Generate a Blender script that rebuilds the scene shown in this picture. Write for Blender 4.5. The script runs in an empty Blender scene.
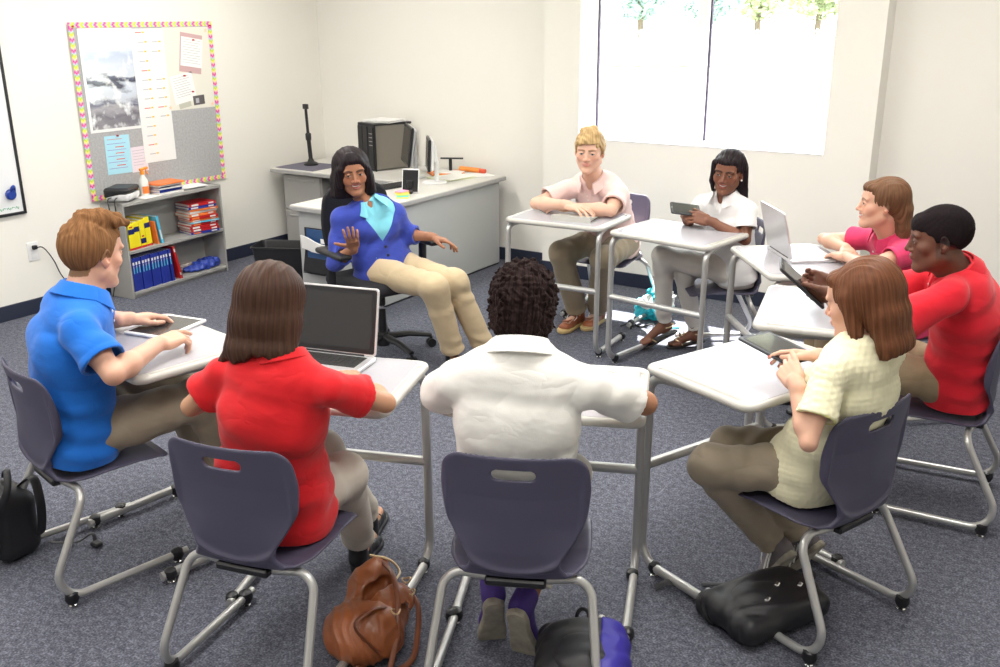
import bpy, math, random
import numpy as np
from mathutils import Vector, Matrix
try:
    import openvdb as vdb
except ImportError:
    import pyopenvdb as vdb

SC = bpy.context.scene
COL = SC.collection
R = math.radians
rnd = random.Random(7)

# ------------------------------------------------------------------ camera
cam = bpy.data.cameras.new('camera')
cam.sensor_width = 36.0
cam.lens = 957.0 * 36.0 / 1000.0
cam.clip_end = 200
cob = bpy.data.objects.new('camera', cam)
COL.objects.link(cob)
right = Vector((0.8425, 0.5388, -0.005)).normalized()
fwd = Vector((-0.5117, 0.8002, -0.3142)).normalized()
upv = right.cross(fwd).normalized()
right = fwd.cross(upv).normalized()
cob.matrix_world = Matrix((
    (right.x, upv.x, -fwd.x, 0.0),
    (right.y, upv.y, -fwd.y, 0.0),
    (right.z, upv.z, -fwd.z, 1.85),
    (0, 0, 0, 1)))
cam.dof.use_dof = False
SC.camera = cob

# ------------------------------------------------------------------ view, world, sun
SC.view_settings.view_transform = 'Standard'
SC.view_settings.look = 'None'
SC.view_settings.exposure = 0.0
SC.view_settings.gamma = 1.0
SC.view_settings.use_curve_mapping = False

w = bpy.data.worlds.new('daylight')
SC.world = w
w.use_nodes = True
bg = w.node_tree.nodes['Background']
bg.inputs[0].default_value = (0.86, 0.93, 1.0, 1)
bg.inputs[1].default_value = 8.0

sun = bpy.data.lights.new('sun', 'SUN')
sun.energy = 42.0
sun.angle = R(0.6)
sun.color = (1.0, 0.96, 0.88)
so = bpy.data.objects.new('sun', sun)
so.rotation_euler = Vector((0.30, -0.62, -1.08)).to_track_quat('-Z', 'Y').to_euler()
so.location = (-3, 9, 6)
COL.objects.link(so)

CEIL = 2.75
XL, XR, YB, YF = -5.86, 1.7, 6.33, -1.9       # left wall, right wall, back wall, wall behind the camera
WY = 6.12                                      # face of the window wall
def ceiling_lamp(x, y, sx, sy, e):
    l = bpy.data.lights.new('ceiling_panel_light', 'AREA')
    l.shape = 'RECTANGLE'; l.size = sx; l.size_y = sy
    l.energy = e; l.color = (1.0, 0.965, 0.915)
    o = bpy.data.objects.new('ceiling_panel_light', l)
    o.location = (x, y, CEIL - 0.045)
    COL.objects.link(o)
LAMPS = [(-4.6, 0.6), (-4.6, 2.6), (-4.6, 4.6), (-2.6, -0.4), (-2.6, 1.6), (-2.6, 3.6), (-0.6, 0.6), (-0.6, 2.6), (-0.6, 4.6)]
for lx, ly in LAMPS:
    ceiling_lamp(lx, ly, 0.56, 1.16, 33 if ly > 1 else 22)
# daylight portal filling the window opening
pl = bpy.data.lights.new('window_portal', 'AREA')
pl.shape = 'RECTANGLE'; pl.size = 1.70; pl.size_y = 1.42
pl.cycles.is_portal = True
po = bpy.data.objects.new('window_portal', pl)
po.location = (-2.30, 6.40, 1.72); po.rotation_euler = (R(-90), 0, 0)
COL.objects.link(po)

# ------------------------------------------------------------------ materials
def nt(m): return m.node_tree.nodes, m.node_tree.links
def mat(name, col, rough=0.5, metal=0.0, spec=0.5, bump=0.0, bscale=60.0, var=0.0, vscale=8.0, coat=0.0,
        attr=False, sheen=0.0, sss=0.0, bdist=0.002, stretch=None):
    m = bpy.data.materials.new(name); m.use_nodes = True
    N, L = nt(m); b = N['Principled BSDF']
    b.inputs['Roughness'].default_value = rough
    b.inputs['Metallic'].default_value = metal
    b.inputs['Specular IOR Level'].default_value = spec
    b.inputs['Coat Weight'].default_value = coat
    b.inputs['Sheen Weight'].default_value = sheen
    b.inputs['Base Color'].default_value = (*col, 1)
    if sss:
        b.inputs['Subsurface Weight'].default_value = sss
        b.inputs['Subsurface Radius'].default_value = (0.012, 0.005, 0.003)
        b.inputs['Subsurface Scale'].default_value = 1.0
    tc = N.new('ShaderNodeTexCoord'); src = tc.outputs['Object']
    if stretch:
        mp = N.new('ShaderNodeMapping'); mp.inputs['Scale'].default_value = stretch
        L.new(src, mp.inputs['Vector']); src = mp.outputs['Vector']
    base = None
    if attr:
        a = N.new('ShaderNodeAttribute'); a.attribute_name = 'Col'; base = a.outputs['Color']
    if var > 0:
        n = N.new('ShaderNodeTexNoise'); n.inputs['Scale'].default_value = vscale; n.inputs['Detail'].default_value = 4
        L.new(src, n.inputs['Vector'])
        mr = N.new('ShaderNodeMapRange')
        mr.inputs['From Min'].default_value = 0.3; mr.inputs['From Max'].default_value = 0.7
        mr.inputs['To Min'].default_value = 1 - var; mr.inputs['To Max'].default_value = 1 + var
        L.new(n.outputs['Fac'], mr.inputs['Value'])
        mx = N.new('ShaderNodeVectorMath'); mx.operation = 'SCALE'
        if base: L.new(base, mx.inputs[0])
        else: mx.inputs[0].default_value = col
        L.new(mr.outputs['Result'], mx.inputs['Scale'])
        base = mx.outputs['Vector']
    if base: L.new(base, b.inputs['Base Color'])
    if bump > 0:
        n2 = N.new('ShaderNodeTexNoise'); n2.inputs['Scale'].default_value = bscale; n2.inputs['Detail'].default_value = 3
        L.new(src, n2.inputs['Vector'])
        bp = N.new('ShaderNodeBump'); bp.inputs['Strength'].default_value = bump; bp.inputs['Distance'].default_value = bdist
        L.new(n2.outputs['Fac'], bp.inputs['Height']); L.new(bp.outputs['Normal'], b.inputs['Normal'])
    return m
def emit(name, col, s):
    m = bpy.data.materials.new(name); m.use_nodes = True
    N, L = nt(m); b = N['Principled BSDF']
    b.inputs['Base Color'].default_value = (*col, 1)
    b.inputs['Emission Color'].default_value = (*col, 1); b.inputs['Emission Strength'].default_value = s
    return m

# ------------------------------------------------------------------ tags
def tag(o, label=None, cat=None, group=None, kind=None):
    if label: o['label'] = label
    if cat: o['category'] = cat
    if group: o['group'] = group
    if kind: o['kind'] = kind
    return o
def empty(name, loc=(0, 0, 0), rz=0.0, label=None, cat=None, group=None):
    o = bpy.data.objects.new(name, None); o.empty_display_size = 0.1
    o.location = loc; o.rotation_euler = (0, 0, rz); COL.objects.link(o)
    return tag(o, label, cat, group)
def copy_tree(o, parent=None):
    c = o.copy(); COL.objects.link(c)
    if parent: c.parent = parent
    for ch in list(o.children): copy_tree(ch, c)
    return c
def place(o, loc, rz):
    o.location = loc; o.rotation_euler = (0, 0, rz); return o

# ------------------------------------------------------------------ explicit meshes
class MB:
    """collects polygons and links them as one mesh object"""
    def __init__(s): s.v = []; s.f = []; s.mi = []; s.ms = []
    def add(s, vs, fs, m=None):
        o = len(s.v); s.v += [tuple(map(float, p)) for p in vs]; s.f += [tuple(i + o for i in f) for f in fs]
        k = 0
        if m is not None:
            if m not in s.ms: s.ms.append(m)
            k = s.ms.index(m)
        s.mi += [k] * len(fs)
    def box(s, lo, hi, bev=0.0, m=None, M=None):
        lo = np.array(lo, float); hi = np.array(hi, float); c = (lo + hi) / 2; h = (hi - lo) / 2
        b = min(bev, h.min() * 0.98)
        if b <= 0:
            vs = [(c[0] + sx * h[0], c[1] + sy * h[1], c[2] + sz * h[2]) for sx in (-1, 1) for sy in (-1, 1) for sz in (-1, 1)]
            fs = [(0, 1, 3, 2), (4, 6, 7, 5), (0, 4, 5, 1), (2, 3, 7, 6), (0, 2, 6, 4), (1, 5, 7, 3)]
        else:
            # chamfered box, 24 vertices
            vs = []; idx = {}
            for sx in (-1, 1):
                for sy in (-1, 1):
                    for sz in (-1, 1):
                        for ax in range(3):
                            p = [sx * (h[0] - b), sy * (h[1] - b), sz * (h[2] - b)]
                            p[ax] += (sx, sy, sz)[ax] * b
                            idx[(sx, sy, sz, ax)] = len(vs); vs.append(tuple(c + p))
            fs = []
            S = (-1, 1)
            for ax in range(3):
                for sg in S:
                    o1, o2 = [(1, 2), (2, 0), (0, 1)][ax]
                    q = []
                    for a_, b_ in ((-1, -1), (1, -1), (1, 1), (-1, 1)):
                        t = [0, 0, 0]; t[ax] = sg; t[o1] = a_; t[o2] = b_
                        q.append(idx[(*t, ax)])
                    fs.append(tuple(q if sg > 0 else q[::-1]))
            for ax in range(3):          # edges along ax
                o1, o2 = [(1, 2), (2, 0), (0, 1)][ax]
                for a_ in S:
                    for b_ in S:
                        t0 = [0, 0, 0]; t0[ax] = -1; t0[o1] = a_; t0[o2] = b_
                        t1 = list(t0); t1[ax] = 1
                        q = [idx[(*t0, o1)], idx[(*t1, o1)], idx[(*t1, o2)], idx[(*t0, o2)]]
                        fs.append(tuple(q if a_ * b_ < 0 else q[::-1]))
            for sx in S:
                for sy in S:
                    for sz in S:
                        q = [idx[(sx, sy, sz, a_)] for a_ in range(3)]
                        fs.append(tuple(q if sx * sy * sz > 0 else q[::-1]))
        if M is not None: vs = [tuple(M @ Vector(p)) for p in vs]
        s.add(vs, fs, m)
    def tube(s, pts, r, n=10, m=None, cap=True, closed=False, flat=1.0):
        P = [Vector(p) for p in pts]
        rs = r if hasattr(r, '__len__') else [r] * len(P)
        vs = []; N = len(P)
        T = []
        for i in range(N):
            a = P[(i - 1) % N] if (closed or i > 0) else P[0]
            b = P[(i + 1) % N] if (closed or i < N - 1) else P[-1]
            T.append((b - a).normalized())
        u = T[0].orthogonal().normalized() if abs(T[0].z) > 0.9 else T[0].cross(Vector((0, 0, 1))).normalized()
        for i in range(N):
            u = (u - T[i] * u.dot(T[i])).normalized(); v = T[i].cross(u)
            for k in range(n):
                a = 2 * math.pi * k / n
                vs.append(P[i] + (u * math.cos(a) + v * math.sin(a) * flat) * rs[i])
        fs = []
        for i in range(N if closed else N - 1):
            j = (i + 1) % N
            for k in range(n):
                fs.append((i * n + k, i * n + (k + 1) % n, j * n + (k + 1) % n, j * n + k))
        if cap and not closed:
            fs.append(tuple(range(n))[::-1]); fs.append(tuple((N - 1) * n + k for k in range(n)))
        s.add(vs, fs, m)
    def lathe(s, prof, n=20, c=(0, 0, 0), m=None, M=None):
        vs = []; fs = []
        for (r_, z) in prof:
            for k in range(n):
                a = 2 * math.pi * k / n
                p = Vector((c[0] + r_ * math.cos(a), c[1] + r_ * math.sin(a), c[2] + z))
                vs.append(M @ p if M is not None else p)
        for i in range(len(prof) - 1):
            for k in range(n): fs.append((i * n + k, i * n + (k + 1) % n, (i + 1) * n + (k + 1) % n, (i + 1) * n + k))
        fs.append(tuple(range(n))[::-1]); fs.append(tuple((len(prof) - 1) * n + k for k in range(n)))
        s.add(vs, fs, m)
    def prism(s, outline, z0, z1, bev=0.0, m=None, M=None):
        """outline ccw list of (x,y)"""
        n = len(outline); cx = sum(p[0] for p in outline) / n; cy = sum(p[1] for p in outline) / n
        def ins(d):
            o = []
            for i in range(n):
                a = Vector(outline[i - 1]); b = Vector(outline[i]); c = Vector(outline[(i + 1) % n])
                t = ((b - a).normalized() + (c - b).normalized())
                t = t.normalized() if t.length > 1e-6 else (c - b).normalized()
                o.append((b.x - t.y * d, b.y + t.x * d))
            return o
        rings = [(0, z0), (0, z1)] if bev <= 0 else [(bev, z0), (0, z0 + bev), (0, z1 - bev), (bev, z1)]
        vs = []
        for d, z in rings: vs += [(p[0], p[1], z) for p in ins(d)]
        fs = []
        for i in range(len(rings) - 1):
            for k in range(n): fs.append((i * n + k, i * n + (k + 1) % n, (i + 1) * n + (k + 1) % n, (i + 1) * n + k))
        fs.append(tuple(range(n))[::-1]); fs.append(tuple((len(rings) - 1) * n + k for k in range(n)))
        if M is not None: vs = [tuple(M @ Vector(p)) for p in vs]
        s.add(vs, fs, m)
    def build(s, name, m=None, parent=None, smooth=False, loc=None, rot=None, auto=None):
        me = bpy.data.meshes.new(name)
        me.from_pydata(s.v, [], s.f); 
        mats = s.ms if s.ms else [m]
        for q in mats: me.materials.append(q)
        if s.ms: me.polygons.foreach_set('material_index', s.mi)
        if smooth: me.polygons.foreach_set('use_smooth', [True] * len(me.polygons))
        me.update()
        if smooth:
            try: me.set_sharp_from_angle(angle=R(auto or 40))
            except Exception: pass
        o = bpy.data.objects.new(name, me); COL.objects.link(o)
        if parent: o.parent = parent
        if loc: o.location = loc
        if rot: o.rotation_euler = rot
        return o
def rrect(w_, h_, r_, n=6, cx=0, cy=0):
    o = []
    for (sx, sy, a0) in ((1, 1, 0), (-1, 1, 90), (-1, -1, 180), (1, -1, 270)):
        for k in range(n + 1):
            a = R(a0 + 90 * k / n)
            o.append((cx + sx * (w_ / 2 - r_) + r_ * math.cos(a), cy + sy * (h_ / 2 - r_) + r_ * math.sin(a)))
    return o
def fillet(pts, r, n=6):
    """polyline with rounded corners; r single or per inner point"""
    P = [Vector(p) for p in pts]; out = [P[0]]
    for i in range(1, len(P) - 1):
        ri = r[i - 1] if hasattr(r, '__len__') else r
        a = (P[i - 1] - P[i]); b = (P[i + 1] - P[i]); la, lb = a.length, b.length
        a.normalize(); b.normalize()
        ang = a.angle(b); d = min(ri / math.tan(ang / 2), la * .49, lb * .49)
        p0 = P[i] + a * d; p2 = P[i] + b * d; wq = math.sin(ang / 2)
        for k in range(n + 1):
            t = k / n; c0, c1, c2 = (1 - t) ** 2, 2 * t * (1 - t) * wq, t * t
            out.append((p0 * c0 + P[i] * c1 + p2 * c2) / (c0 + c1 + c2))
    out.append(P[-1]); return out
def smooth_pts(P, n=6):
    """catmull-rom through points"""
    P = [Vector(p) for p in P]; out = []
    Q = [P[0] * 2 - P[1]] + P + [P[-1] * 2 - P[-2]]
    for i in range(1, len(Q) - 2):
        for k in range(n):
            t = k / n; a, b, c, d = Q[i - 1], Q[i], Q[i + 1], Q[i + 2]
            out.append(0.5 * ((2 * b) + (c - a) * t + (2 * a - 5 * b + 4 * c - d) * t * t + (3 * b - a - 3 * c + d) * t ** 3))
    out.append(P[-1]); return out

# ------------------------------------------------------------------ distance-field solids
F4 = np.float32
def smin(a, b, k):
    if k <= 0: return np.minimum(a, b)
    h = np.clip(0.5 + 0.5 * (b - a) / k, 0, 1)
    return b + (a - b) * h - k * h * (1 - h)
def smax(a, b, k): return -smin(-a, -b, k)
class G:
    def __init__(s, lo, hi, h):
        s.lo = np.array(lo, float); s.h = h
        s.n = np.ceil((np.array(hi, float) - s.lo) / h).astype(int) + 1
        s.D = np.full(tuple(s.n), 0.2, F4)
    def block(s, c, rad):
        c = np.array(c, float); rad = np.array(rad, float) if np.ndim(rad) else np.array([rad] * 3, float)
        a = np.maximum(np.floor((c - rad - s.lo) / s.h).astype(int), 0)
        b = np.minimum(np.ceil((c + rad - s.lo) / s.h).astype(int) + 1, s.n)
        if (b <= a).any(): return None
        sl = tuple(slice(int(i), int(j)) for i, j in zip(a, b))
        x = (s.lo[0] + s.h * np.arange(a[0], b[0])).astype(F4)[:, None, None]
        y = (s.lo[1] + s.h * np.arange(a[1], b[1])).astype(F4)[None, :, None]
        z = (s.lo[2] + s.h * np.arange(a[2], b[2])).astype(F4)[None, None, :]
        return sl, x, y, z
    def put(s, f, c, rad, k=0.0, op='u'):
        q = s.block(c, rad)
        if q is None: return s
        sl, x, y, z = q; d = f(x, y, z).astype(F4)
        if op == 'u': s.D[sl] = smin(s.D[sl], d, k)
        elif op == 's': s.D[sl] = smax(s.D[sl], -d, k)
        elif op == 'i': s.D[sl] = smax(s.D[sl], d, k)
        elif op == '+': s.D[sl] += d
        return s
    def cone(s, a, b, ra, rb=None, k=0.0, op='u', fl=None):
        rb = ra if rb is None else rb
        a = np.array(a, float); b = np.array(b, float); ba = b - a; L2 = max(ba @ ba, 1e-12)
        def f(x, y, z):
            px, py, pz = x - F4(a[0]), y - F4(a[1]), z - F4(a[2])
            t = np.clip((px * F4(ba[0]) + py * F4(ba[1]) + pz * F4(ba[2])) / F4(L2), 0, 1)
            return np.sqrt((px - t * F4(ba[0])) ** 2 + (py - t * F4(ba[1])) ** 2 + (pz - t * F4(ba[2])) ** 2) - (F4(ra) + t * F4(rb - ra))
        r_ = max(ra, rb) + k + 3 * s.h
        return s.put(f, (a + b) / 2, np.abs(ba) / 2 + r_, k, op)
    def ell(s, c, r, Rm=None, k=0.0, op='u'):
        c = np.array(c, float); r = np.array(r, float) if np.ndim(r) else np.array([r] * 3, float)
        Rm = np.eye(3) if Rm is None else np.array(Rm, float)
        def f(x, y, z):
            px, py, pz = x - F4(c[0]), y - F4(c[1]), z - F4(c[2])
            l = [px * F4(Rm[0, i]) + py * F4(Rm[1, i]) + pz * F4(Rm[2, i]) for i in range(3)]
            k0 = np.sqrt(sum((l[i] / F4(r[i])) ** 2 for i in range(3)))
            k1 = np.sqrt(sum((l[i] / F4(r[i] ** 2)) ** 2 for i in range(3)))
            return k0 * (k0 - 1) / np.maximum(k1, 1e-6)
        rad = np.sqrt(((Rm * r) ** 2).sum(1)) + k + 3 * s.h
        return s.put(f, c, rad, k, op)
    def rbox(s, c, hs, rd=0.0, Rm=None, k=0.0, op='u'):
        c = np.array(c, float); hs = np.array(hs, float); Rm = np.eye(3) if Rm is None else np.array(Rm, float)
        def f(x, y, z):
            px, py, pz = x - F4(c[0]), y - F4(c[1]), z - F4(c[2])
            q = [np.abs(px * F4(Rm[0, i]) + py * F4(Rm[1, i]) + pz * F4(Rm[2, i])) - F4(hs[i] - rd) for i in range(3)]
            return np.sqrt(sum(np.maximum(v, 0) ** 2 for v in q)) + np.minimum(np.maximum(q[0], np.maximum(q[1], q[2])), 0) - F4(rd)
        rad = np.abs(Rm * hs).sum(1) + k + 3 * s.h
        return s.put(f, c, rad, k, op)
    def plane(s, p, n, k=0.0, c=None, rad=None):
        """keep only the side the normal points away from"""
        p = np.array(p, float); n = np.array(n, float); n = n / np.linalg.norm(n)
        f = lambda x, y, z: ((x - F4(p[0])) * F4(n[0]) + (y - F4(p[1])) * F4(n[1]) + (z - F4(p[2])) * F4(n[2]))
        cc = s.lo + s.h * s.n / 2 if c is None else c
        return s.put(f, cc, s.h * s.n if rad is None else rad, k, 'i')
    def sweep(s, P, A, B, S, k=0.0, p=2.0, op='u', pad=0.0):
        """elliptic sweep: points P, half widths A along side vectors S, half depths B"""
        P = np.array(P, float); A = np.array(A, float) + pad; B = np.array(B, float) + pad
        S = np.array(S, float)
        if S.ndim == 1: S = np.tile(S, (len(P), 1))
        n = len(P)
        def f(x, y, z):
            best = None
            for i in range(n - 1):
                ba = P[i + 1] - P[i]; L2 = ba @ ba; T = ba / math.sqrt(L2)
                px, py, pz = x - F4(P[i][0]), y - F4(P[i][1]), z - F4(P[i][2])
                tr = (px * F4(ba[0]) + py * F4(ba[1]) + pz * F4(ba[2])) / F4(L2)
                t = np.clip(tr, 0, 1)
                w_ = (tr - t) * F4(math.sqrt(L2))
                # side vector interpolated, made orthogonal to the segment
                s0 = S[i] - T * (S[i] @ T); s0 /= np.linalg.norm(s0); s1 = S[i + 1] - T * (S[i + 1] @ T); s1 /= np.linalg.norm(s1)
                sm = s0 + s1; sm /= np.linalg.norm(sm); d_ = np.cross(T, sm)
                u = px * F4(sm[0]) + py * F4(sm[1]) + pz * F4(sm[2])
                v = px * F4(d_[0]) + py * F4(d_[1]) + pz * F4(d_[2])
                ts = t * t * (3 - 2 * t)
                a = F4(A[i]) + ts * F4(A[i + 1] - A[i]); b = F4(B[i]) + ts * F4(B[i + 1] - B[i])
                e = np.minimum(a, b)
                if p == 2.0: q = np.sqrt((u / a) ** 2 + (v / b) ** 2 + (w_ / e) ** 2)
                else: q = (np.abs(u / a) ** p + np.abs(v / b) ** p + np.abs(w_ / e) ** p) ** (1 / p)
                rho = np.sqrt(u * u + v * v + w_ * w_)
                d = (q - 1) * np.minimum(rho / np.maximum(q, 1e-4), F4(1.0) * np.maximum(a, b))
                best = d if best is None else np.minimum(best, d) if k <= 0 else smin(best, d, F4(k) * 0.5)
            return best
        lo = P.min(0) - max(A.max(), B.max()) - 3 * s.h - k; hi = P.max(0) + max(A.max(), B.max()) + 3 * s.h + k
        return s.put(f, (lo + hi) / 2, (hi - lo) / 2, k, op)
    def verts(s, iso=0.0, adapt=0.0):
        g = vdb.FloatGrid(1.0)
        D = np.clip(s.D, -4 * s.h, 4 * s.h) / s.h
        g.background = 4.0
        g.copyFromArray(np.ascontiguousarray(D.astype(F4)), tolerance=0.0)
        try:
            pts, tri, quads = g.convertToPolygons(iso, adapt)
        except Exception:
            pts, quads = g.convertToQuads(iso); tri = np.zeros((0, 3), int)
        pts = np.array(pts, float).reshape(-1, 3) * s.h + s.lo
        return pts, np.array(tri, int).reshape(-1, 3), np.array(quads, int).reshape(-1, 4)
def mesh_from(name, parts, m, parent=None, col=None, ms=None, smooth=True):
    """parts: list of (verts, tris, quads); col: function(verts)->rgb"""
    V = []; T = []; Q = []; o = 0
    for v, t, q in parts:
        V.append(v); T.append(t + o); Q.append(q + o); o += len(v)
    V = np.concatenate(V); T = np.concatenate(T); Q = np.concatenate(Q)
    # orientation from signed volume
    c = V.mean(0); vol = 0.0
    if len(Q):
        a, b, c_, d = [V[Q[:, i]] - c for i in range(4)]
        vol += np.einsum('ij,ij->i', a, np.cross(b, c_)).sum() + np.einsum('ij,ij->i', a, np.cross(c_, d)).sum()
    if vol < 0: Q = Q[:, ::-1]; T = T[:, ::-1]
    me = bpy.data.meshes.new(name)
    nT, nQ = len(T), len(Q)
    me.vertices.add(len(V)); me.vertices.foreach_set('co', V.astype(F4).ravel())
    me.loops.add(nT * 3 + nQ * 4); me.polygons.add(nT + nQ)
    li = np.concatenate([Q.ravel(), T.ravel()]).astype(np.int32)
    me.loops.foreach_set('vertex_index', li)
    st = np.concatenate([np.arange(nQ) * 4, nQ * 4 + np.arange(nT) * 3]).astype(np.int32)
    me.polygons.foreach_set('loop_start', st)
    me.polygons.foreach_set('use_smooth', np.ones(nT + nQ, bool) if smooth else np.zeros(nT + nQ, bool))
    me.update(calc_edges=True)
    me.validate()
    if col is not None:
        C = np.ones((len(V), 4), F4); C[:, :3] = col(V)
        at = me.color_attributes.new('Col', 'FLOAT_COLOR', 'POINT')
        at.data.foreach_set('color', C.ravel())
    for q in (ms or [m]): me.materials.append(q)
    ob = bpy.data.objects.new(name, me); COL.objects.link(ob)
    if parent: ob.parent = parent
    return ob
def gmesh(name, g, m, parent=None, col=None, xf=None):
    v, t, q = g.verts()
    if xf is not None:
        Rm, c = xf; v = v @ np.array(Rm).T + np.array(c)
    return mesh_from(name, [(v, t, q)], m, parent, col)
def wob(x, y, z, seed, f=10.0):
    """cheap smooth pseudo noise, about -1..1"""
    r_ = random.Random(seed); o = 0
    for i in range(4):
        a = [r_.uniform(-1, 1) * f * (1.0 + 0.6 * i) for _ in range(3)]; ph = r_.uniform(0, 6.28)
        o = o + np.sin(x * F4(a[0]) + y * F4(a[1]) + z * F4(a[2]) + F4(ph) + (F4(1.3) * o if i else 0)) / (1.0 + 0.5 * i)
    return o * F4(0.5)

# ------------------------------------------------------------------ the room
M = {}
M['wall'] = mat('painted_wall', (0.80, 0.78, 0.725), 0.75, spec=0.25, bump=0.12, bscale=220, bdist=0.001, var=0.012, vscale=1.2)
M['ceiling'] = mat('ceiling_tile', (0.82, 0.82, 0.80), 0.9, bump=0.2, bscale=90)
M['base'] = mat('rubber_baseboard', (0.022, 0.028, 0.052), 0.45, spec=0.4)
M['frame'] = mat('window_frame', (0.85, 0.85, 0.86), 0.4)
M['gasket'] = mat('window_gasket', (0.05, 0.035, 0.08), 0.6)
def carpet():
    m = mat('loop_carpet', (0.12, 0.125, 0.15), 0.95, spec=0.1)
    N, L = nt(m); b = N['Principled BSDF']; tc = N.new('ShaderNodeTexCoord')
    n1 = N.new('ShaderNodeTexNoise'); n1.inputs['Scale'].default_value = 150; n1.inputs['Detail'].default_value = 2
    n2 = N.new('ShaderNodeTexNoise'); n2.inputs['Scale'].default_value = 45; n2.inputs['Detail'].default_value = 4
    n3 = N.new('ShaderNodeTexNoise'); n3.inputs['Scale'].default_value = 1.1; n3.inputs['Detail'].default_value = 2
    for n in (n1, n2, n3): L.new(tc.outputs['Object'], n.inputs['Vector'])
    r1 = N.new('ShaderNodeValToRGB'); e = r1.color_ramp.elements
    e[0].position = 0.33; e[0].color = (0.044, 0.047, 0.064, 1)
    e[1].position = 0.68; e[1].color = (0.235, 0.242, 0.295, 1)
    k = r1.color_ramp.elements.new(0.5); k.color = (0.105, 0.110, 0.138, 1)
    a = N.new('ShaderNodeMath'); a.operation = 'MULTIPLY_ADD'; a.inputs[1].default_value = 0.62
    s2 = N.new('ShaderNodeMath'); s2.operation = 'MULTIPLY'; s2.inputs[1].default_value = 0.38
    L.new(n2.outputs['Fac'], s2.inputs[0]); L.new(n1.outputs['Fac'], a.inputs[0]); L.new(s2.outputs[0], a.inputs[2])
    L.new(a.outputs[0], r1.inputs['Fac'])
    mr = N.new('ShaderNodeMapRange'); mr.inputs['To Min'].default_value = 0.9; mr.inputs['To Max'].default_value = 1.1
    L.new(n3.outputs['Fac'], mr.inputs['Value'])
    sc = N.new('ShaderNodeVectorMath'); sc.operation = 'SCALE'
    L.new(r1.outputs['Color'], sc.inputs[0]); L.new(mr.outputs['Result'], sc.inputs['Scale']); L.new(sc.outputs['Vector'], b.inputs['Base Color'])
    bp = N.new('ShaderNodeBump'); bp.inputs['Strength'].default_value = 0.7; bp.inputs['Distance'].default_value = 0.004
    L.new(a.outputs[0], bp.inputs['Height']); L.new(bp.outputs['Normal'], b.inputs['Normal'])
    return m
M['carpet'] = carpet()
def struct(name, mb, m, smooth=False):
    return tag(mb.build(name, m, smooth=smooth), kind='structure')
b_ = MB(); b_.box((XL - .12, YF - .12, -.12), (XR + .12, YB + .12, 0)); struct('floor', b_, M['carpet'])
b_ = MB(); b_.box((XL - .12, YF - .12, CEIL), (XR + .12, YB + .12, CEIL + .1)); struct('ceiling', b_, M['ceiling'])
b_ = MB(); b_.box((XL - .12, YF - .12, 0), (XL, YB + .12, CEIL)); struct('wall_left', b_, M['wall'])
b_ = MB(); b_.box((XR, YF - .12, 0), (XR + .12, YB + .12, CEIL)); struct('wall_right', b_, M['wall'])
b_ = MB(); b_.box((XL, YF - .12, 0), (XR, YF, CEIL)); struct('wall_front', b_, M['wall'])
WX0, WX1, WZ0, WZ1 = -3.242, -1.530, 1.022, 2.46
BX0, BX1 = -3.53, -1.243
b_ = MB()
b_.box((XL, YB, 0), (BX0, YB + .12, CEIL)); b_.box((BX1, YB, 0), (XR, YB + .12, CEIL))
b_.box((BX0, WY, 0), (WX0, YB + .12, CEIL)); b_.box((WX1, WY, 0), (BX1, YB + .12, CEIL))
b_.box((WX0, WY, 0), (WX1, YB + .12, WZ0)); b_.box((WX0, WY, WZ1), (WX1, YB + .12, CEIL))
struct('wall_back', b_, M['wall'])
# baseboards
for i, (lo, hi) in enumerate([((XL, YF, 0), (XL + .012, YB, .10)), ((XL, YB - .012, 0), (BX0, YB, .10)),
                              ((BX0 - .012, WY - .012, 0), (BX1 + .012, WY, .10)), ((BX0 - .012, WY - .012, 0), (BX0, YB, .10)),
                              ((BX1, WY - .012, 0), (BX1 + .012, YB, .10)), ((BX1, YB - .012, 0), (XR, YB, .10))]):
    b_ = MB(); b_.box(lo, hi, .003); struct('baseboard_' + ['left', 'back', 'window', 'jog', 'return', 'right'][i], b_, M['base'])
# window: frame, mullion, dark gaskets, panes, sill
b_ = MB(); gy0, gy1 = 6.335, 6.395; xm = -2.435
t_ = .018
for lo, hi in [((WX0, gy0, WZ0), (WX0 + t_, gy1, WZ1)), ((WX1 - t_, gy0, WZ0), (WX1, gy1, WZ1)), ((WX0 + t_, gy0, WZ0), (WX1 - t_, gy1, WZ0 + t_)),
               ((WX0 + t_, gy0, WZ1 - t_), (WX1 - t_, gy1, WZ1)), ((xm - .045, gy0 - .02, WZ0 + t_), (xm + .035, gy1, WZ1 - t_))]:
    b_.box(lo, hi, .004)
wf = struct('window_1', b_, M['frame'])
b_ = MB()
b_.box((WX0 + t_, gy0 + .008, WZ0 + t_), (WX0 + t_ + .013, gy0 + .03, WZ1 - t_)); b_.box((xm + .035, gy0 + .008, WZ0 + t_), (xm + .048, gy0 + .03, WZ1 - t_))
b_.build('window_gasket', M['gasket'], wf)
gm = bpy.data.materials.new('window_glass'); gm.use_nodes = True
N, L = nt(gm); N.clear(); o_ = N.new('ShaderNodeOutputMaterial'); mx = N.new('ShaderNodeMixShader'); tr = N.new('ShaderNodeBsdfTransparent'); gl = N.new('ShaderNodeBsdfGlossy')
gl.inputs['Roughness'].default_value = 0.02; mx.inputs[0].default_value = 0.06
L.new(tr.outputs[0], mx.inputs[1]); L.new(gl.outputs[0], mx.inputs[2]); L.new(mx.outputs[0], o_.inputs[0])
for xa, xb in ((WX0 + t_, xm - .045), (xm + .035, WX1 - t_)):
    b_ = MB(); b_.box((xa, gy0 + .022, WZ0 + t_), (xb, gy0 + .026, WZ1 - t_)); b_.build('window_pane', gm, wf)
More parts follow.
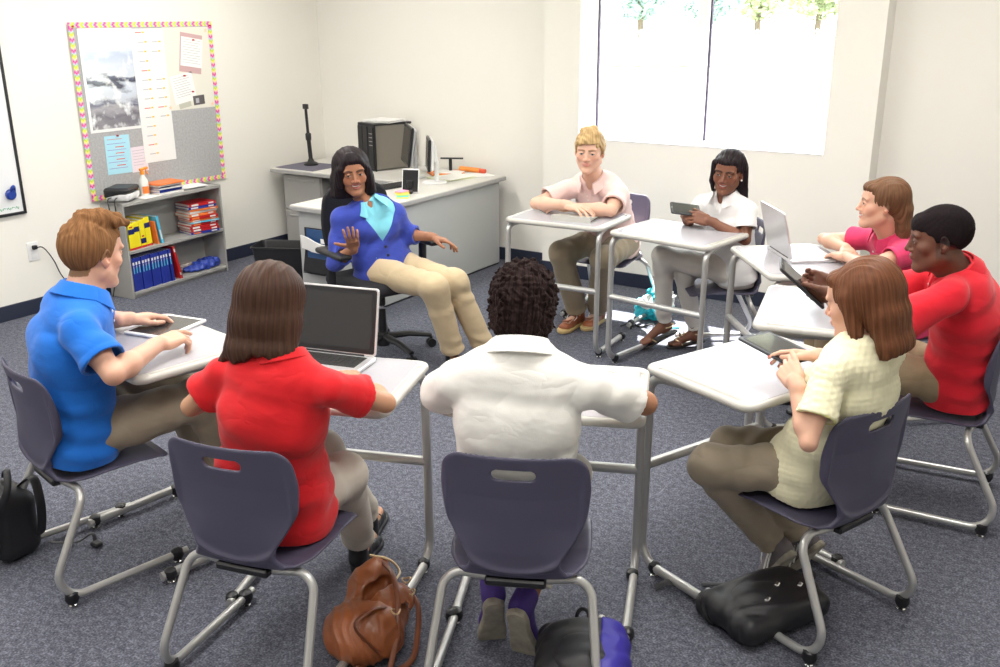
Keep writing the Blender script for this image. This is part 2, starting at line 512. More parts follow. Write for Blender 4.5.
b_ = MB(); b_.box((WX0 + .001, WY - .004, WZ0), (WX1 - .001, gy0 - .001, WZ0 + .012), .003); b_.build('window_sill', M['frame'], wf)
# troffers in the ceiling
b_ = MB(); bd = MB()
for lx, ly in LAMPS:
    for lo, hi in [((lx - .3, ly - .6, CEIL - .025), (lx - .27, ly + .6, CEIL)), ((lx + .27, ly - .6, CEIL - .025), (lx + .3, ly + .6, CEIL)),
                   ((lx - .27, ly - .6, CEIL - .025), (lx + .27, ly - .57, CEIL)), ((lx - .27, ly + .57, CEIL - .025), (lx + .27, ly + .6, CEIL))]: b_.box(lo, hi)
    bd.box((lx - .27, ly - .57, CEIL - .018), (lx + .27, ly + .57, CEIL - .001))
struct('trim_1', b_, M['frame'])
struct('trim_2', bd, emit('light_diffuser', (1, .96, .9), 2.5))

# ------------------------------------------------------------------ outdoors beyond the window
M['lawn'] = mat('dry_lawn', (0.42, 0.46, 0.30), 0.9, var=0.15, vscale=0.5)
M['stonewall'] = mat('pale_stone', (0.50, 0.46, 0.40), 0.9, var=0.35, vscale=3, bump=0.5, bscale=4, bdist=.05)
M['fence'] = mat('white_fence', (0.75, 0.78, 0.8), 0.6)
M['leaf'] = mat('tree_leaves', (0.42, 0.47, 0.30), 0.8, var=0.3, vscale=2)
M['leafb'] = mat('tree_leaves_blue', (0.38, 0.50, 0.50), 0.8, var=0.3, vscale=2)
M['bark'] = mat('tree_bark', (0.16, 0.12, 0.09), 0.9)
b_ = MB(); b_.box((-70, 6.6, -.5), (40, 120, -.30)); struct('ground', b_, M['lawn'])
cd = Vector((-0.539, 0.842, 0)); cr = Vector((0.842, 0.539, 0))
def out(u, dist, z): p = cd * dist + cr * u; return (p.x, p.y, z)
Mrot = Matrix.Rotation(math.atan2(cr.y, cr.x), 4, 'Z')
b_ = MB(); b_.box((-4, 44, -.3), (22, 44.6, .62), .05, M=Mrot)
st = b_.build('stone_wall', M['stonewall']); tag(st, 'low pale stone retaining wall across the lawn outside the window', 'wall')
b_ = MB(); b_.box((-30, 44.61, -.3), (60, 100, .5), M=Mrot); struct('ground', b_, M['lawn'])
b_ = MB()
for k in range(110): b_.box((-3 + k * .22, 55, .505), (-3 + k * .22 + .11, 55.03, 1.15), M=Mrot)
for z in (.65, 1.0): b_.box((-3, 55.03, z), (21.3, 55.07, z + .06), M=Mrot)
st = b_.build('picket_fence', M['fence']); tag(st, 'white picket fence in front of the trees outside the window', 'fence')
def tree(u, dist, h, rr, seed, m, label):
    r_ = random.Random(seed); base = out(u, dist, .4)
    root = empty('tree', base, label=label, cat='tree')
    g = MB(); g.tube([(0, 0, 0), (.1, 0, h * .4), (0, .1, h * .7)], [.25, .18, .08], 8)
    for k in range(5):
        a = k * 1.3; g.tube([(0, 0, h * .35 + .2 * k), (rr * .6 * math.cos(a), rr * .6 * math.sin(a), h * .7)], [.1, .03], 6)
    g.build('trunk', M['bark'], root)
    g = MB()
    for k in range(1500):
        while True:
            p = Vector((r_.uniform(-1, 1), r_.uniform(-1, 1), r_.uniform(-1, 1)))
            if .25 < p.length < 1: break
        lob = 1 + .25 * math.sin(5 * p.x + seed) * math.cos(4 * p.y)
        c = Vector((p.x * rr * lob, p.y * rr * lob, h * .62 + p.z * h * .40))
        q = Matrix.Rotation(r_.uniform(0, 6.3), 3, Vector((r_.uniform(-1, 1), r_.uniform(-1, 1), r_.uniform(-1, 1))).normalized())
        sz = r_.uniform(.16, .34)
        vs = [c + q @ Vector(v) * sz for v in ((-1, 0, 0), (0, -.5, .1), (1, 0, 0), (0, .5, .1))]
        g.add(vs, [(0, 1, 2, 3)])
    g.build('foliage', m, root)
for i, (u, dd, h, rr, m, lb) in enumerate([
        (9.3, 66, 5.0, 1.9, 'leafb', 'bluish green tree seen through the left window pane'),
        (12.9, 62, 4.6, 1.9, 'leafb', 'bluish green tree behind the mullion of the window'),
        (17.0, 66, 5.2, 2.0, 'leaf', 'green tree seen left of centre in the right window pane'),
        (21.6, 68, 5.0, 2.0, 'leaf', 'green tree at the far right of the right window pane')]):
    tree(u, dd, h, rr, i + 3, M[m], lb)

# ------------------------------------------------------------------ furniture materials
M['laminate'] = mat('grey_laminate_top', (0.425, 0.42, 0.455), 0.22, spec=0.5, var=0.02, vscale=90)
M['edgeband'] = mat('desk_edge_plastic', (0.50, 0.49, 0.455), 0.38)
M['tube'] = mat('silver_painted_tube', (0.50, 0.50, 0.49), 0.32, metal=0.55)
M['chrome'] = mat('chrome', (0.85, 0.85, 0.85), 0.12, metal=1.0)
M['blackplastic'] = mat('black_plastic', (0.012, 0.012, 0.014), 0.38)
M['blackmatte'] = mat('black_fabric', (0.012, 0.012, 0.015), 0.85, bump=0.4, bscale=300)
M['shell'] = mat('navy_grey_chair_shell', (0.080, 0.075, 0.122), 0.40, spec=0.45, bump=0.08, bscale=500, bdist=0.0006)
M['steelgrey'] = mat('putty_metal', (0.33, 0.325, 0.31), 0.45)
M['deskgrey'] = mat('grey_metal_panel', (0.42, 0.43, 0.43), 0.5)
M['desktop'] = mat('pale_desk_top', (0.60, 0.585, 0.55), 0.35)
M['deskedge'] = mat('desk_edge_trim', (0.36, 0.355, 0.35), 0.45)
M['paper'] = mat('white_paper', (0.82, 0.82, 0.80), 0.7)
M['alu'] = mat('brushed_aluminium', (0.72, 0.72, 0.73), 0.32, metal=0.6)
M['white'] = mat('white_plastic', (0.78, 0.78, 0.78), 0.3)
M['screen'] = mat('dark_screen', (0.02, 0.02, 0.022), 0.08, spec=0.6)
M['key'] = mat('black_keys', (0.02, 0.02, 0.02), 0.5)

# ------------------------------------------------------------------ student desk
def make_desk():
    root = empty('student_desk')
    g = G((-.33, -.255, .725), (.33, .255, .775), 0.0028)
    g.rbox((0, 0, .7515), (.305, .2285, .0135), .0)            # replaced by a rounded slab below
    g.D[:] = 0.2
    def slab(x, y, z):
        qx = np.abs(x) - F4(.305 - .045); qy = np.abs(y) - F4(.2285 - .045)
        d2 = np.sqrt(np.maximum(qx, 0) ** 2 + np.maximum(qy, 0) ** 2) + np.minimum(np.maximum(qx, qy), 0) - F4(.045)
        a = d2 + F4(.0125); b = np.abs(z - F4(.7515)) - F4(.0135 - .0125)
        return np.sqrt(np.maximum(a, 0) ** 2 + np.maximum(b, 0) ** 2) + np.minimum(np.maximum(a, b), 0) - F4(.0125)
    g.put(slab, (0, 0, .75), (.4, .3, .05))
    for sx in (-1, 1):
        g.cone((sx * .281, -.165, .7655), (sx * .281, .165, .7655), .0085, k=.003, op='s')
    gmesh('edge_band', g, M['edgeband'], root)
    b = MB(); b.prism(rrect(.536, .425, .03, 5), .7600, .7662, .001); b.build('desktop_panel', M['laminate'], root)
    for sx in (-1, 1):
        b = MB()
        p = fillet([(sx * .215, -.15, .7285), (sx * .262, .10, .7285), (sx * .283, .207, .725), (sx * .284, .213, .034), (sx * .272, -.215, .030)], [.05, .05, .085], 7)
        b.tube(p, .0145, 14, flat=1.15); lg = b.build('leg', M['tube'], root, smooth=True)
        for gy in (.150, -.185):
            b = MB(); b.lathe([(.010, .010), (.017, .014), (.023, .030), (.020, .048), (.008, .056)], 12, (sx * .278, gy, 0)); gl = b.build('glide', M['blackplastic'], lg, smooth=True)
            b = MB(); b.lathe([(.013, 0), (.013, .004), (.006, .010), (.005, .016)], 12, (sx * .278, gy, 0)); b.build('glide_foot', M['chrome'], lg, smooth=True)
    b = MB(); b.tube([(-.283, .210, .402), (.283, .210, .402)], .017, 12, flat=1.0, cap=True); b.build('crossbar', M['tube'], root, smooth=True)
    for sx in (-1, 1):
        b = MB(); b.box((sx * .22 - .03, -.12, .7365), (sx * .22 + .03, .06, .7395), .001); b.build('fixing_plate', M['blackplastic'], root)
    return root
DESKS = {   # away-left corner and facing direction of the student
    'A': ((-2.272, 4.568), -87.6), 'B': ((-1.617, 4.437), -99.0), 'C': ((-1.183, 4.052), 217.0), 'D': ((-1.035, 3.345), 191.5),
    'E': ((-1.198, 2.738), 157.0), 'F': (None, 112.3), 'G': (None, 109.5), 'H': (None, 80.0)}
DL = {'A': 'student desk with the closed grey tablet case, in front of the blond boy',
      'B': 'bare student desk in front of the girl in the white polo shirt',
      'C': 'student desk with the open silver laptop turned sideways, in front of the girl in pink',
      'D': 'bare student desk under the raised black tablet of the boy in the red polo',
      'E': 'sunlit white-looking student desk the girl in the yellow top rests her black tablet on',
      'F': 'student desk under the arms of the curly-haired boy in the white polo shirt',
      'G': 'student desk carrying the open laptop with the dark screen facing us',
      'H': 'student desk with the white tablet, in front of the boy in royal blue'}
desk0 = make_desk(); DO = {}
for i, k in enumerate('ABCDEFGH'):
    c0, t = DESKS[k]; t = R(t); u = Vector((math.cos(t), math.sin(t))); rt = Vector((math.sin(t), -math.cos(t)))
    if c0: c = Vector(c0) - u * .2285 + rt * .305
    elif k == 'F': c = (Vector((-1.163, 2.729)) - u * .2285 - rt * .305)
    elif k == 'G': c = (Vector((-1.806, 2.403)) - u * .2285 - rt * .305)
    else: c = Vector((-2.49, 1.76)) + u * .2285 - rt * .305
    o = desk0 if i == 0 else copy_tree(desk0)
    place(o, (c.x, c.y, 0), t - math.pi / 2); DO[k] = o
    tag(o, DL[k], 'desk', 'student desks set in a ring')

# ------------------------------------------------------------------ student chair (sitter faces +y)
def make_chair():
    root = empty('student_chair')
    prof = np.array([(.238, .376), (.224, .391), (.19, .402), (.11, .406), (0., .400), (-.07, .393), (-.115, .392), (-.142, .404), (-.155, .432), (-.160, .48), (-.163, .56), (-.168, .65), (-.179, .725), (-.188, .776)])
    seg = np.diff(prof, axis=0); L_ = np.sqrt((seg ** 2).sum(1)); cum = np.concatenate([[0], np.cumsum(L_)])
    S_ = cum[-1]
    sk = np.array([0, .025, .07, .14, .24, .31, .37, .41, .44, .50, .57, .66, .74, S_ - .03, S_ - .012, S_]) 
    wk_ = np.array([.190, .192, .196, .200, .205, .196, .162, .132, .118, .158, .192, .203, .196, .190, .186, .180])
    sf = np.linspace(0, S_, 240); wf_ = np.interp(sf, sk, wk_); kr = np.hanning(25); kr /= kr.sum()
    wf_ = np.convolve(np.pad(wf_, 12, mode='edge'), kr, 'valid')
    def f(x, y, z):
        ax = np.abs(x)
        tb = np.clip((z - F4(.44)) / F4(.14), 0, 1); tb = tb * tb * (3 - 2 * tb)
        y2 = y - F4(.95) * ax ** 2 * tb; z2 = z - (1 - tb) * F4(.35) * ax ** 2 * np.clip((F4(.2) - y) / F4(.2), 0, 1)
        best = None; bs = None
        for i in range(len(seg)):
            py = y2 - F4(prof[i, 0]); pz = z2 - F4(prof[i, 1])
            t = np.clip((py * F4(seg[i, 0]) + pz * F4(seg[i, 1])) / F4(L_[i] ** 2), 0, 1)
            d = (py - t * F4(seg[i, 0])) ** 2 + (pz - t * F4(seg[i, 1])) ** 2
            s_ = F4(cum[i]) + t * F4(L_[i])
            if best is None: best, bs = d, s_ + 0 * d
            else:
                m_ = d < best; best = np.where(m_, d, best); bs = np.where(m_, s_, bs)
        w_ = np.interp(bs, sf, wf_).astype(F4)
        cr_ = F4(.040); ex = np.maximum(ax - (w_ - cr_), 0); ez = np.maximum(np.maximum(bs - F4(S_ - .040), F4(.055) - bs) * F4(.95), 0)
        e = np.where(ez > 0, np.sqrt(ex ** 2 + ez ** 2) - cr_, ax - w_)
        qe = np.sqrt((ax / F4(.186)) ** 2 + (np.minimum(z - F4(.585), 0) / F4(.165)) ** 2)
        rim = (np.exp(-((qe - 1) * F4(.17) / F4(.010)) ** 2) + F4(.35) * np.clip((qe - 1) * 8, 0, 1)) * np.clip((bs - F4(.37)) / F4(.02), 0, 1) * np.clip((F4(.74) - z) / F4(.10), 0, 1)
        return smax(np.sqrt(best) - F4(.0052) - rim * F4(.0090), e * F4(.9), .012)
    g = G((-.235, -.23, .35), (.235, .26, .81), 0.003)
    g.put(f, (0, 0, .6), (.5, .5, .5))
    # hand hole
    def hole(x, y, z):
        qx = np.abs(x) - F4(.043); zz = z - F4(.722) - 0 * x
        return np.sqrt(np.maximum(qx, 0) ** 2 + (zz * F4(1.0)) ** 2) - F4(.0155)
    g.put(hole, (0, -.17, .722), (.08, .08, .03), .004, 's')
    gmesh('seat_shell', g, M['shell'], root)
    for sx in (-1, 1):
        b = MB()
        p = fillet([(sx * .05, -.125, .424), (sx * .185, -.085, .428), (sx * .245, -.235, .085), (sx * .243, -.252, .034), (sx * .232, .225, .034)], [.055, .05, .04], 8)
        p = fillet([(sx * .045, -.115, .373), (sx * .205, -.085, .375), (sx * .245, -.268, .034), (sx * .232, .225, .034)], [.06, .075], 9)
        b.tube(p, .0132, 12); lg = b.build('leg', M['tube'], root, smooth=True)
        for gx, gy in ((.241, -.19), (.233, .185)):
            b = MB(); b.lathe([(.010, .010), (.018, .014), (.024, .030), (.021, .050), (.008, .058)], 12, (sx * gx, gy, 0)); b.build('glide', M['blackplastic'], lg, smooth=True)
            b = MB(); b.lathe([(.013, 0), (.013, .004), (.006, .010), (.005, .016)], 12, (sx * gx, gy, 0)); b.build('glide_foot', M['chrome'], lg, smooth=True)
    b = MB(); b.box((-.085, -.145, .362), (.085, -.085, .387), .006); b.box((-.06, -.02, .382), (.06, .05, .397), .004); b.build('seat_bracket', M['blackplastic'], root)
    return root
CHAIRS = {'A': ((-2.61, 5.40), -88), 'B': ((-1.735, 5.075), 212), 'C': ((-.72, 4.78), 222), 'D': ((-.40, 3.845), 184.5),
          'E': ((-.612, 2.822), 158.5), 'F': ((-1.252, 2.065), 114.5), 'G': ((-1.915, 1.722), 103.5), 'H': ((-2.862, 1.778), 77.0)}
CL = {'A': 'navy grey shell chair under the blond boy in the pale pink polo shirt',
      'B': 'navy grey shell chair by the window wall under the girl in the white polo shirt',
      'C': 'navy grey shell chair under the girl in pink, hidden behind the boy in red',
      'D': 'navy grey shell chair at the right edge under the boy in the red polo shirt',
      'E': 'blue-looking shell chair under the girl in the yellow knitted top',
      'F': 'dark shell chair seen from straight behind under the curly-haired boy in white',
      'G': 'dark shell chair under the girl in the red shirt, second from the left in front',
      'H': 'dark shell chair at the left edge under the boy in the bright blue polo shirt'}
chair0 = make_chair()
for i, k in enumerate('ABCDEFGH'):
    c, t = CHAIRS[k]
    o = chair0 if i == 0 else copy_tree(chair0)
    place(o, (c[0], c[1], 0), R(t - 90)); tag(o, CL[k], 'chair', 'shell chairs at the student desks')

# ------------------------------------------------------------------ teacher's corner desks
root = empty('teacher_desk', (-4.215, 5.37, 0), label='long grey metal teacher desk with pale top and plain panel, behind the teacher', cat='desk')
def sub(name, boxes, m, parent, bev=.003, off=(0, 0, 0)):
    b = MB()
    for lo, hi in boxes: b.box(np.array(lo) - off, np.array(hi) - off, bev)
    return b.build(name, m, parent)
o3 = np.array([-4.215, 5.37, 0])
sub('desk_top', [((-4.50, 4.49, .672), (-3.93, 6.24, .690))], M['desktop'], root, .003, o3)
sub('edge_trim', [((-4.503, 4.487, .655), (-3.927, 6.243, .683))], M['deskedge'], root, .003, o3)
sub('modesty_panel', [((-3.985, 4.53, .012), (-3.965, 6.20, .655))], M['deskgrey'], root, .003, o3)
ped = sub('pedestal', [((-4.47, 4.53, .012), (-3.986, 5.05, .655))], M['deskgrey'], root, .004, o3)
sub('drawer', [((-4.478, 4.545, .35), (-4.4705, 5.035, .64)), ((-4.478, 4.545, .03), (-4.4705, 5.035, .34))], M['steelgrey'], ped, .002, o3)
sub('kick_strip', [((-3.99, 4.54, 0), (-3.968, 6.19, .012))], M['blackplastic'], root, 0, o3)
o3 = np.array([-5.15, 6.0, 0])
root = empty('return_desk', tuple(o3), label='grey metal corner desk along the back wall holding the computer tower', cat='desk')
sub('desk_top', [((-5.80, 5.60, .672), (-4.506, 6.31, .690))], M['desktop'], root, .003, o3)
sub('edge_trim', [((-5.803, 5.597, .655), (-4.505, 6.312, .683))], M['deskedge'], root, .003, o3)
ped = sub('pedestal', [((-5.72, 5.66, .02), (-5.30, 6.28, .655))], M['steelgrey'], root, .004, o3)
for z0, z1 in ((.36, .64), (.04, .345)):
    dr = sub('drawer', [((-5.71, 5.648, z0), (-5.31, 5.662, z1))], M['steelgrey'], ped, .004, o3)
    sub('drawer_handle', [((-5.66, 5.640, z1 - .045), (-5.36, 5.650, z1 - .028))], M['deskedge'], dr, .003, o3)
sub('back_panel', [((-5.30, 6.20, .02), (-4.51, 6.215, .655))], M['steelgrey'], root, .002, o3)
# file pocket hanging on the desk end, with binder and papers
pk = empty('file_pocket', (-4.27, 4.52, .25), label='black wall file pocket hanging on the end panel of the teacher desk', cat='file holder')
b = MB(); Mx = Matrix.Rotation(R(-12), 4, 'X')
b.box((-.135, -.045, 0), (.135, -.038, .20), .002, M=Mx); b.build('front_panel', M['blackmatte'], pk)
b = MB(); b.box((-.135, -.010, 0), (.135, -.003, .30), .002); b.build('back_plate', M['blackplastic'], pk)
b = MB(); b.prism([(-.135, -.002), (-.135, -.045), (.135, -.045), (.135, -.002)], 0, .006); b.build('pocket_base', M['blackplastic'], pk)
b = MB(); b.box((-4.375, 4.496, .29), (-4.135, 4.506, .545), .002, m=mat('navy_binder', (.02, .07, .19), .5)); b.box((-4.25, 4.493, .46), (-4.19, 4.4965, .49), m=M['paper'])
tag(b.build('binder'), 'dark blue binder standing in the file pocket on the desk end', 'binder')
g = G((-4.42, 4.43, .40), (-4.12, 4.50, .51), .003)
g.put(lambda x, y, z: np.maximum(np.abs(y - 4.472 + F4(.10) * (z - F4(.4)) - F4(.006) * np.sin(x * 30)) - F4(.004), np.maximum(np.abs(x + F4(4.27)) - F4(.125), np.abs(z - F4(.44) + F4(.03) * np.sin((x + 4.3) * 9)) - F4(.045))), (-4.27, 4.47, .46), (.2, .1, .1))
o = gmesh('loose_papers', g, M['paper']); tag(o, 'white papers curling over the rim of the file pocket', 'papers')

# computer tower
root = empty('computer_tower', (-4.985, 6.09, .69), R(-18), label='large black and grey computer tower on the corner desk', cat='computer')
M['towerside'] = mat('tower_side_metal', (.22, .205, .18), .4, metal=.4)
b = MB(); b.box((-.115, -.17, .008), (.125, .17, .36), .006); b.build('case', M['towerside'], root)
b = MB(); b.box((-.12, -.178, .0), (.13, -.165, .365), .004); b.box((-.12, -.178, .352), (.13, .175, .368), .004); b.build('bezel', M['blackplastic'], root)
for k, xx in enumerate((-.112, -.038, .048)):
    sub('front_module', [((xx, -.186, .02), (xx + .066, -.177, .345))], M['blackplastic'], root, .003)
b = MB()
for k in range(4): b.box((.058, -.1885, .20 + k * .03), (.104, -.1855, .205 + k * .03))
b.build('front_vent', M['deskedge'], root)
b = MB(); b.prism([(0, 0), (.022, .006), (.045, -.004), (.036, .02), (.05, .045), (.02, .036), (.004, .05), (.008, .022)], 0, .001, M=Matrix.Translation((-4.905, 5.985, .88)) @ Matrix.Rotation(R(-18), 4, 'Z') @ Matrix.Scale(1.4, 4) @ Matrix.Rotation(R(90), 4, 'Y') @ Matrix.Rotation(R(90), 4, 'Z'))
tag(b.build('sticky_note', mat('yellow_note', (.85, .80, .05), .7)), 'crumpled yellow sticky note stuck on the side of the computer tower', 'note')
b = MB()
for k, (dx, a) in enumerate([(0, 3), (.02, -6), (-.015, 8), (.01, -2)]):
    b.box((-.13, -.105, k * .005), (.13, .105, k * .005 + .0045), .0005, M=Matrix.Translation((dx, 0, 0)) @ Matrix.Rotation(R(a), 4, 'Z'))
tag(b.build('paper_stack', M['paper'], loc=(-4.985, 6.08, 1.0585)), 'loose white papers lying on top of the computer tower', 'papers')

# monitor mounting pole on its pad
b = MB(); b.box((-5.77, 5.63, .6905), (-5.36, 5.99, .695), .001); tag(b.build('desk_pad', mat('slate_pad', (.13, .125, .17), .8)), 'slate blue desk pad under the black pole on the corner desk', 'desk pad')
root = empty('monitor_pole', (-5.60, 5.87, .695), label='tall thin black pole stand on the slate desk pad in the corner', cat='pole stand')
b = MB(); b.lathe([(.06, 0), (.062, .01), (.05, .02), (.028, .03), (.02, .05)], 20); b.build('base', M['blackplastic'], root, smooth=True)
b = MB(); b.tube([(0, 0, .03), (-.012, 0, .22)], .017, 12); b.tube([(-.012, 0, .22), (-.022, 0, .48)], .012, 12); b.build('pole', M['blackplastic'], root, smooth=True)
b = MB(); b.lathe([(.022, .20), (.024, .22), (.024, .25), (.018, .26)], 14, (-.012, 0, 0)); b.build('clamp', M['blackplastic'], root, smooth=True)
b = MB(); b.box((-.045, -.014, .45), (.002, .014, .49), .004); b.build('pole_head', M['blackplastic'], root)
# monitors (seen from behind at an angle)
def monitor(name, loc, rz, w_, h_, label, back, tilt=8):
    root = empty(name, loc, rz, label, 'monitor')
    Mt = Matrix.Translation((0, 0, .10 + h_ / 2)) @ Matrix.Rotation(R(-tilt), 4, 'X')
    b = MB(); b.box((-w_ / 2, -.020, -h_ / 2), (w_ / 2, -.001, h_ / 2), .006, M=Mt); b.build('bezel', M['blackplastic'], root)
    b = MB(); b.box((-w_ / 2 + .015, -.0225, -h_ / 2 + .02), (w_ / 2 - .015, -.0202, h_ / 2 - .015), 0, M=Mt); b.build('screen', M['screen'], root)
    b = MB(); b.box((-w_ / 2 + .004, -.002, -h_ / 2 + .004), (w_ / 2 - .004, .022, h_ / 2 - .004), .012, M=Mt); b.box((-w_ / 5, .02, -h_ / 4), (w_ / 5, .045, h_ / 4), .012, M=Mt); b.build('rear_cover', back, root)
    b = MB(); b.tube([(0, .045, .02), (0, .05, .14), (0, .035, .10 + h_ / 2)], [.022, .018, .016], 10, flat=.6); b.build('stand', back, root, smooth=True)
    b = MB(); b.lathe([(.09, 0), (.092, .006), (.08, .014), (.03, .02)], 22, (0, .03, 0)); b.build('foot', back, root, smooth=True)
    return root
M['silverplastic'] = mat('silver_plastic', (.55, .56, .58), .35, metal=.2)
monitor('monitor', (-4.52, 5.80, .69), R(-45), .42, .29, 'silver-backed monitor angled towards the corner, left of the white-edged one', M['silverplastic'])
monitor('monitor', (-4.22, 5.66, .69), R(-50), .30, .23, 'smaller white-backed monitor standing edge-on behind the photo frame', M['white'], 3)
# keyboard, small dark tablet on stand, sticky notes, binders, papers
b = MB(); b.box((-.21, -.075, 0), (.21, .075, .014), .004)
kb = b.build('keyboard', M['blackplastic'], loc=(-4.37, 5.33, .69), rot=(0, 0, R(78))); tag(kb, 'black computer keyboard lying on the teacher desk beside the photo frame', 'keyboard')
b = MB()
for i in range(14):
    for j in range(5): b.box((-.2 + i * .0285, -.066 + j * .026, .014), (-.2 + i * .0285 + .024, -.066 + j * .026 + .021, .018), .002)
b.build('keys', M['key'], kb)
fr = empty('digital_frame', (-4.085, 5.24, .69), R(20), 'small upright dark screen in a white frame standing on the teacher desk', 'digital frame')
Mt = Matrix.Rotation(R(-12), 4, 'X')
Mt = Matrix.Translation((0, 0, .003)) @ Mt
b = MB(); b.box((-.062, -.004, 0), (.062, .004, .165), .004, M=Mt); b.build('frame', M['white'], fr)
b = MB(); b.box((-.055, -.006, .008), (.055, -.0035, .157), 0, M=Mt); b.build('screen', M['screen'], fr)
b = MB(); b.box((-.02, .0, 0), (.02, .055, .004), .001); b.box((-.02, .012, 0), (.02, .018, .09), .002, M=Matrix.Rotation(R(20), 4, 'X')); b.box((-.022, -.03, 0), (.022, .0, .02), .003); b.build('stand', M['blackplastic'], fr)
for k, (c, nm) in enumerate([((.80, .85, .10), 'blue-green'), ((.15, .75, .75), 'aqua'), ((.35, .75, .2), 'green'), ((.95, .75, .1), 'yellow'), ((.95, .45, .10), 'orange'), ((.95, .35, .55), 'pink')]):
    b = MB(); b.box((-.04, -.03, 0), (.04, .03, .006), .001)
    o = b.build('sticky_note_pad', mat('note_colour', c, .7), loc=(-4.02 - .008 * k, 5.075 + .008 * k, .6905 + k * .0065), rot=(0, 0, R(25 + k * 13)))
    tag(o, ['lime', 'aqua', 'green', 'yellow', 'orange', 'pink'][k] + ' sticky note pad, ' + ['lowest', 'second from the bottom', 'third from the bottom', 'third from the top', 'second from the top', 'topmost'][k] + ' of the fanned pile by the keyboard', 'sticky notes', 'fanned sticky note pads')
def flat_item(name, loc, rz, w_, d_, h_, col, label, cat, bev=.001, curl=0):
    b = MB(); b.box((-w_ / 2, -d_ / 2, 0), (w_ / 2, d_ / 2, h_), bev)
    return tag(b.build(name, mat(name, col, .6), loc=loc, rot=(0, 0, R(rz))), label, cat)
flat_item('folder', (-4.22, 5.93, .6905), 72, .30, .23, .010, (.72, .76, .50), 'pale green folder lying open on the teacher desk', 'folder')
flat_item('paper_sheet', (-4.20, 5.92, .7007), 80, .27, .20, .006, (.83, .82, .78), 'white papers on the pale green folder', 'papers')
flat_item('paper_sheet', (-4.13, 6.11, .6905), 60, .24, .20, .008, (.80, .80, .78), 'white papers at the far end of the teacher desk by the wall', 'papers')
flat_item('folder', (-4.39, 6.09, .6905), 50, .26, .18, .012, (.82, .25, .06), 'orange folder among the papers near the back wall', 'folder')
flat_item('paper_sheet', (-4.36, 6.10, .7028), 20, .22, .16, .003, (.8, .8, .78), 'white sheet half covering the orange folder', 'papers')
b = MB(); b.tube([(-4.33, 6.20, .72), (-4.15, 6.21, .715)], .020, 10, m=mat('orange_case', (.85, .28, .05), .5)); b.tube([(-4.15, 6.21, .715), (-4.10, 6.21, .712)], .018, 10, m=mat('red_tip', (.7, .08, .03), .5))
tag(b.build('pencil_case', smooth=True), 'orange tube-shaped pencil case by the back wall on the teacher desk', 'pencil case')
b = MB(); b.tube([(-4.46, 6.12, .80), (-4.30, 6.20, .80)], .007, 8); b.box((-4.40, 6.145, .69), (-4.38, 6.165, .80), .002)
tag(b.build('desk_lamp_arm', M['blackplastic']), 'thin black bar on a post behind the monitors', 'stand')
b = MB(); b.lathe([(.045, 0), (.05, .01), (.04, .022), (.01, .028)], 16, (-5.30, 6.05, .69)); tag(b.build('puck', M['blackplastic'], smooth=True), 'low round black puck left of the computer tower', 'device')

# waste bin
root = empty('waste_bin', (-4.70, 4.60, 0), R(26), 'black rectangular plastic waste bin at the end of the teacher desk', 'bin')
def tap(w0, d0, w1, d1, z0, z1, ins=0):
    pass
b = MB(); rings = []
for (w_, d_, z) in [(.28, .16, 0), (.285, .165, .004), (.375, .235, .37), (.392, .25, .372), (.392, .25, .382), (.380, .238, .384), (.368, .228, .37), (.28, .16, .012)]:
    rings.append([(p[0], p[1], z) for p in rrect(w_, d_, .03, 4)])
n = len(rings[0]); vs = [p for r_ in rings for p in r_]
fs = [(i * n + k, i * n + (k + 1) % n, (i + 1) * n + (k + 1) % n, (i + 1) * n + k) for i in range(len(rings) - 1) for k in range(n)] + [tuple(range(n))[::-1], tuple((len(rings) - 1) * n + k for k in range(n))]
b.add(vs, fs); b.build('bin_body', M['blackplastic'], root, smooth=True)

# teacher's swivel chair
TC_ = Vector((-3.40, 4.06, 0)); TR_ = R(-20)     # facing direction
root = empty('swivel_chair', TC_, TR_ - math.pi / 2, 'black office swivel chair with armrests under the teacher in blue', 'chair')
b = MB()
b.lathe([(.04, .05), (.045, .09), (.032, .13)], 16)
for k in range(5):
    a = R(72 * k + 20); c, s_ = math.cos(a), math.sin(a)
    b.tube([(c * .03, s_ * .03, .10), (c * .16, s_ * .16, .098), (c * .29, s_ * .29, .072)], [.026, .022, .016], 8, flat=.8)
base = b.build('star_base', M['blackplastic'], root, smooth=True)
for k in range(5):
    a = R(72 * k + 20); c, s_ = math.cos(a) * .29, math.sin(a) * .29
    b = MB(); b.tube([(c - .022 * s_ / .29, s_ + .022 * c / .29, .027), (c - .006 * s_ / .29, s_ + .006 * c / .29, .027)], .026, 14); b.tube([(c + .006 * s_ / .29, s_ - .006 * c / .29, .027), (c + .022 * s_ / .29, s_ - .022 * c / .29, .027)], .026, 14)
    b.tube([(c, s_, .03), (c, s_, .065)], .009, 8); b.build('caster', M['blackplastic'], base, smooth=True)
b = MB(); b.tube([(0, 0, .12), (0, 0, .27)], .024, 12); b.tube([(0, 0, .27), (0, 0, .40)], .014, 12, m=M['chrome'])
b.ms = [M['blackplastic'], M['chrome']]; b.mi = [0] * 14 + [1] * 14
b.build('gas_column', None, root, smooth=True)
b = MB(); b.box((-.09, -.09, .385), (.09, .09, .41), .01); b.tube([(.05, .0, .39), (.24, .02, .36)], .008, 8); b.box((.06, .10, .33), (.10, .16, .40), .01); b.build('seat_mechanism', M['blackplastic'], root)
g = G((-.29, -.29, .38), (.29, .29, .50), .006)
g.rbox((0, .02, .44), (.245, .235, .035), .033); g.ell((0, .02, .462), (.22, .20, .03), k=.03)
gmesh('seat_cushion', g, M['blackmatte'], root)
g = G((-.27, -.36, .48), (.27, -.12, .98), .006)
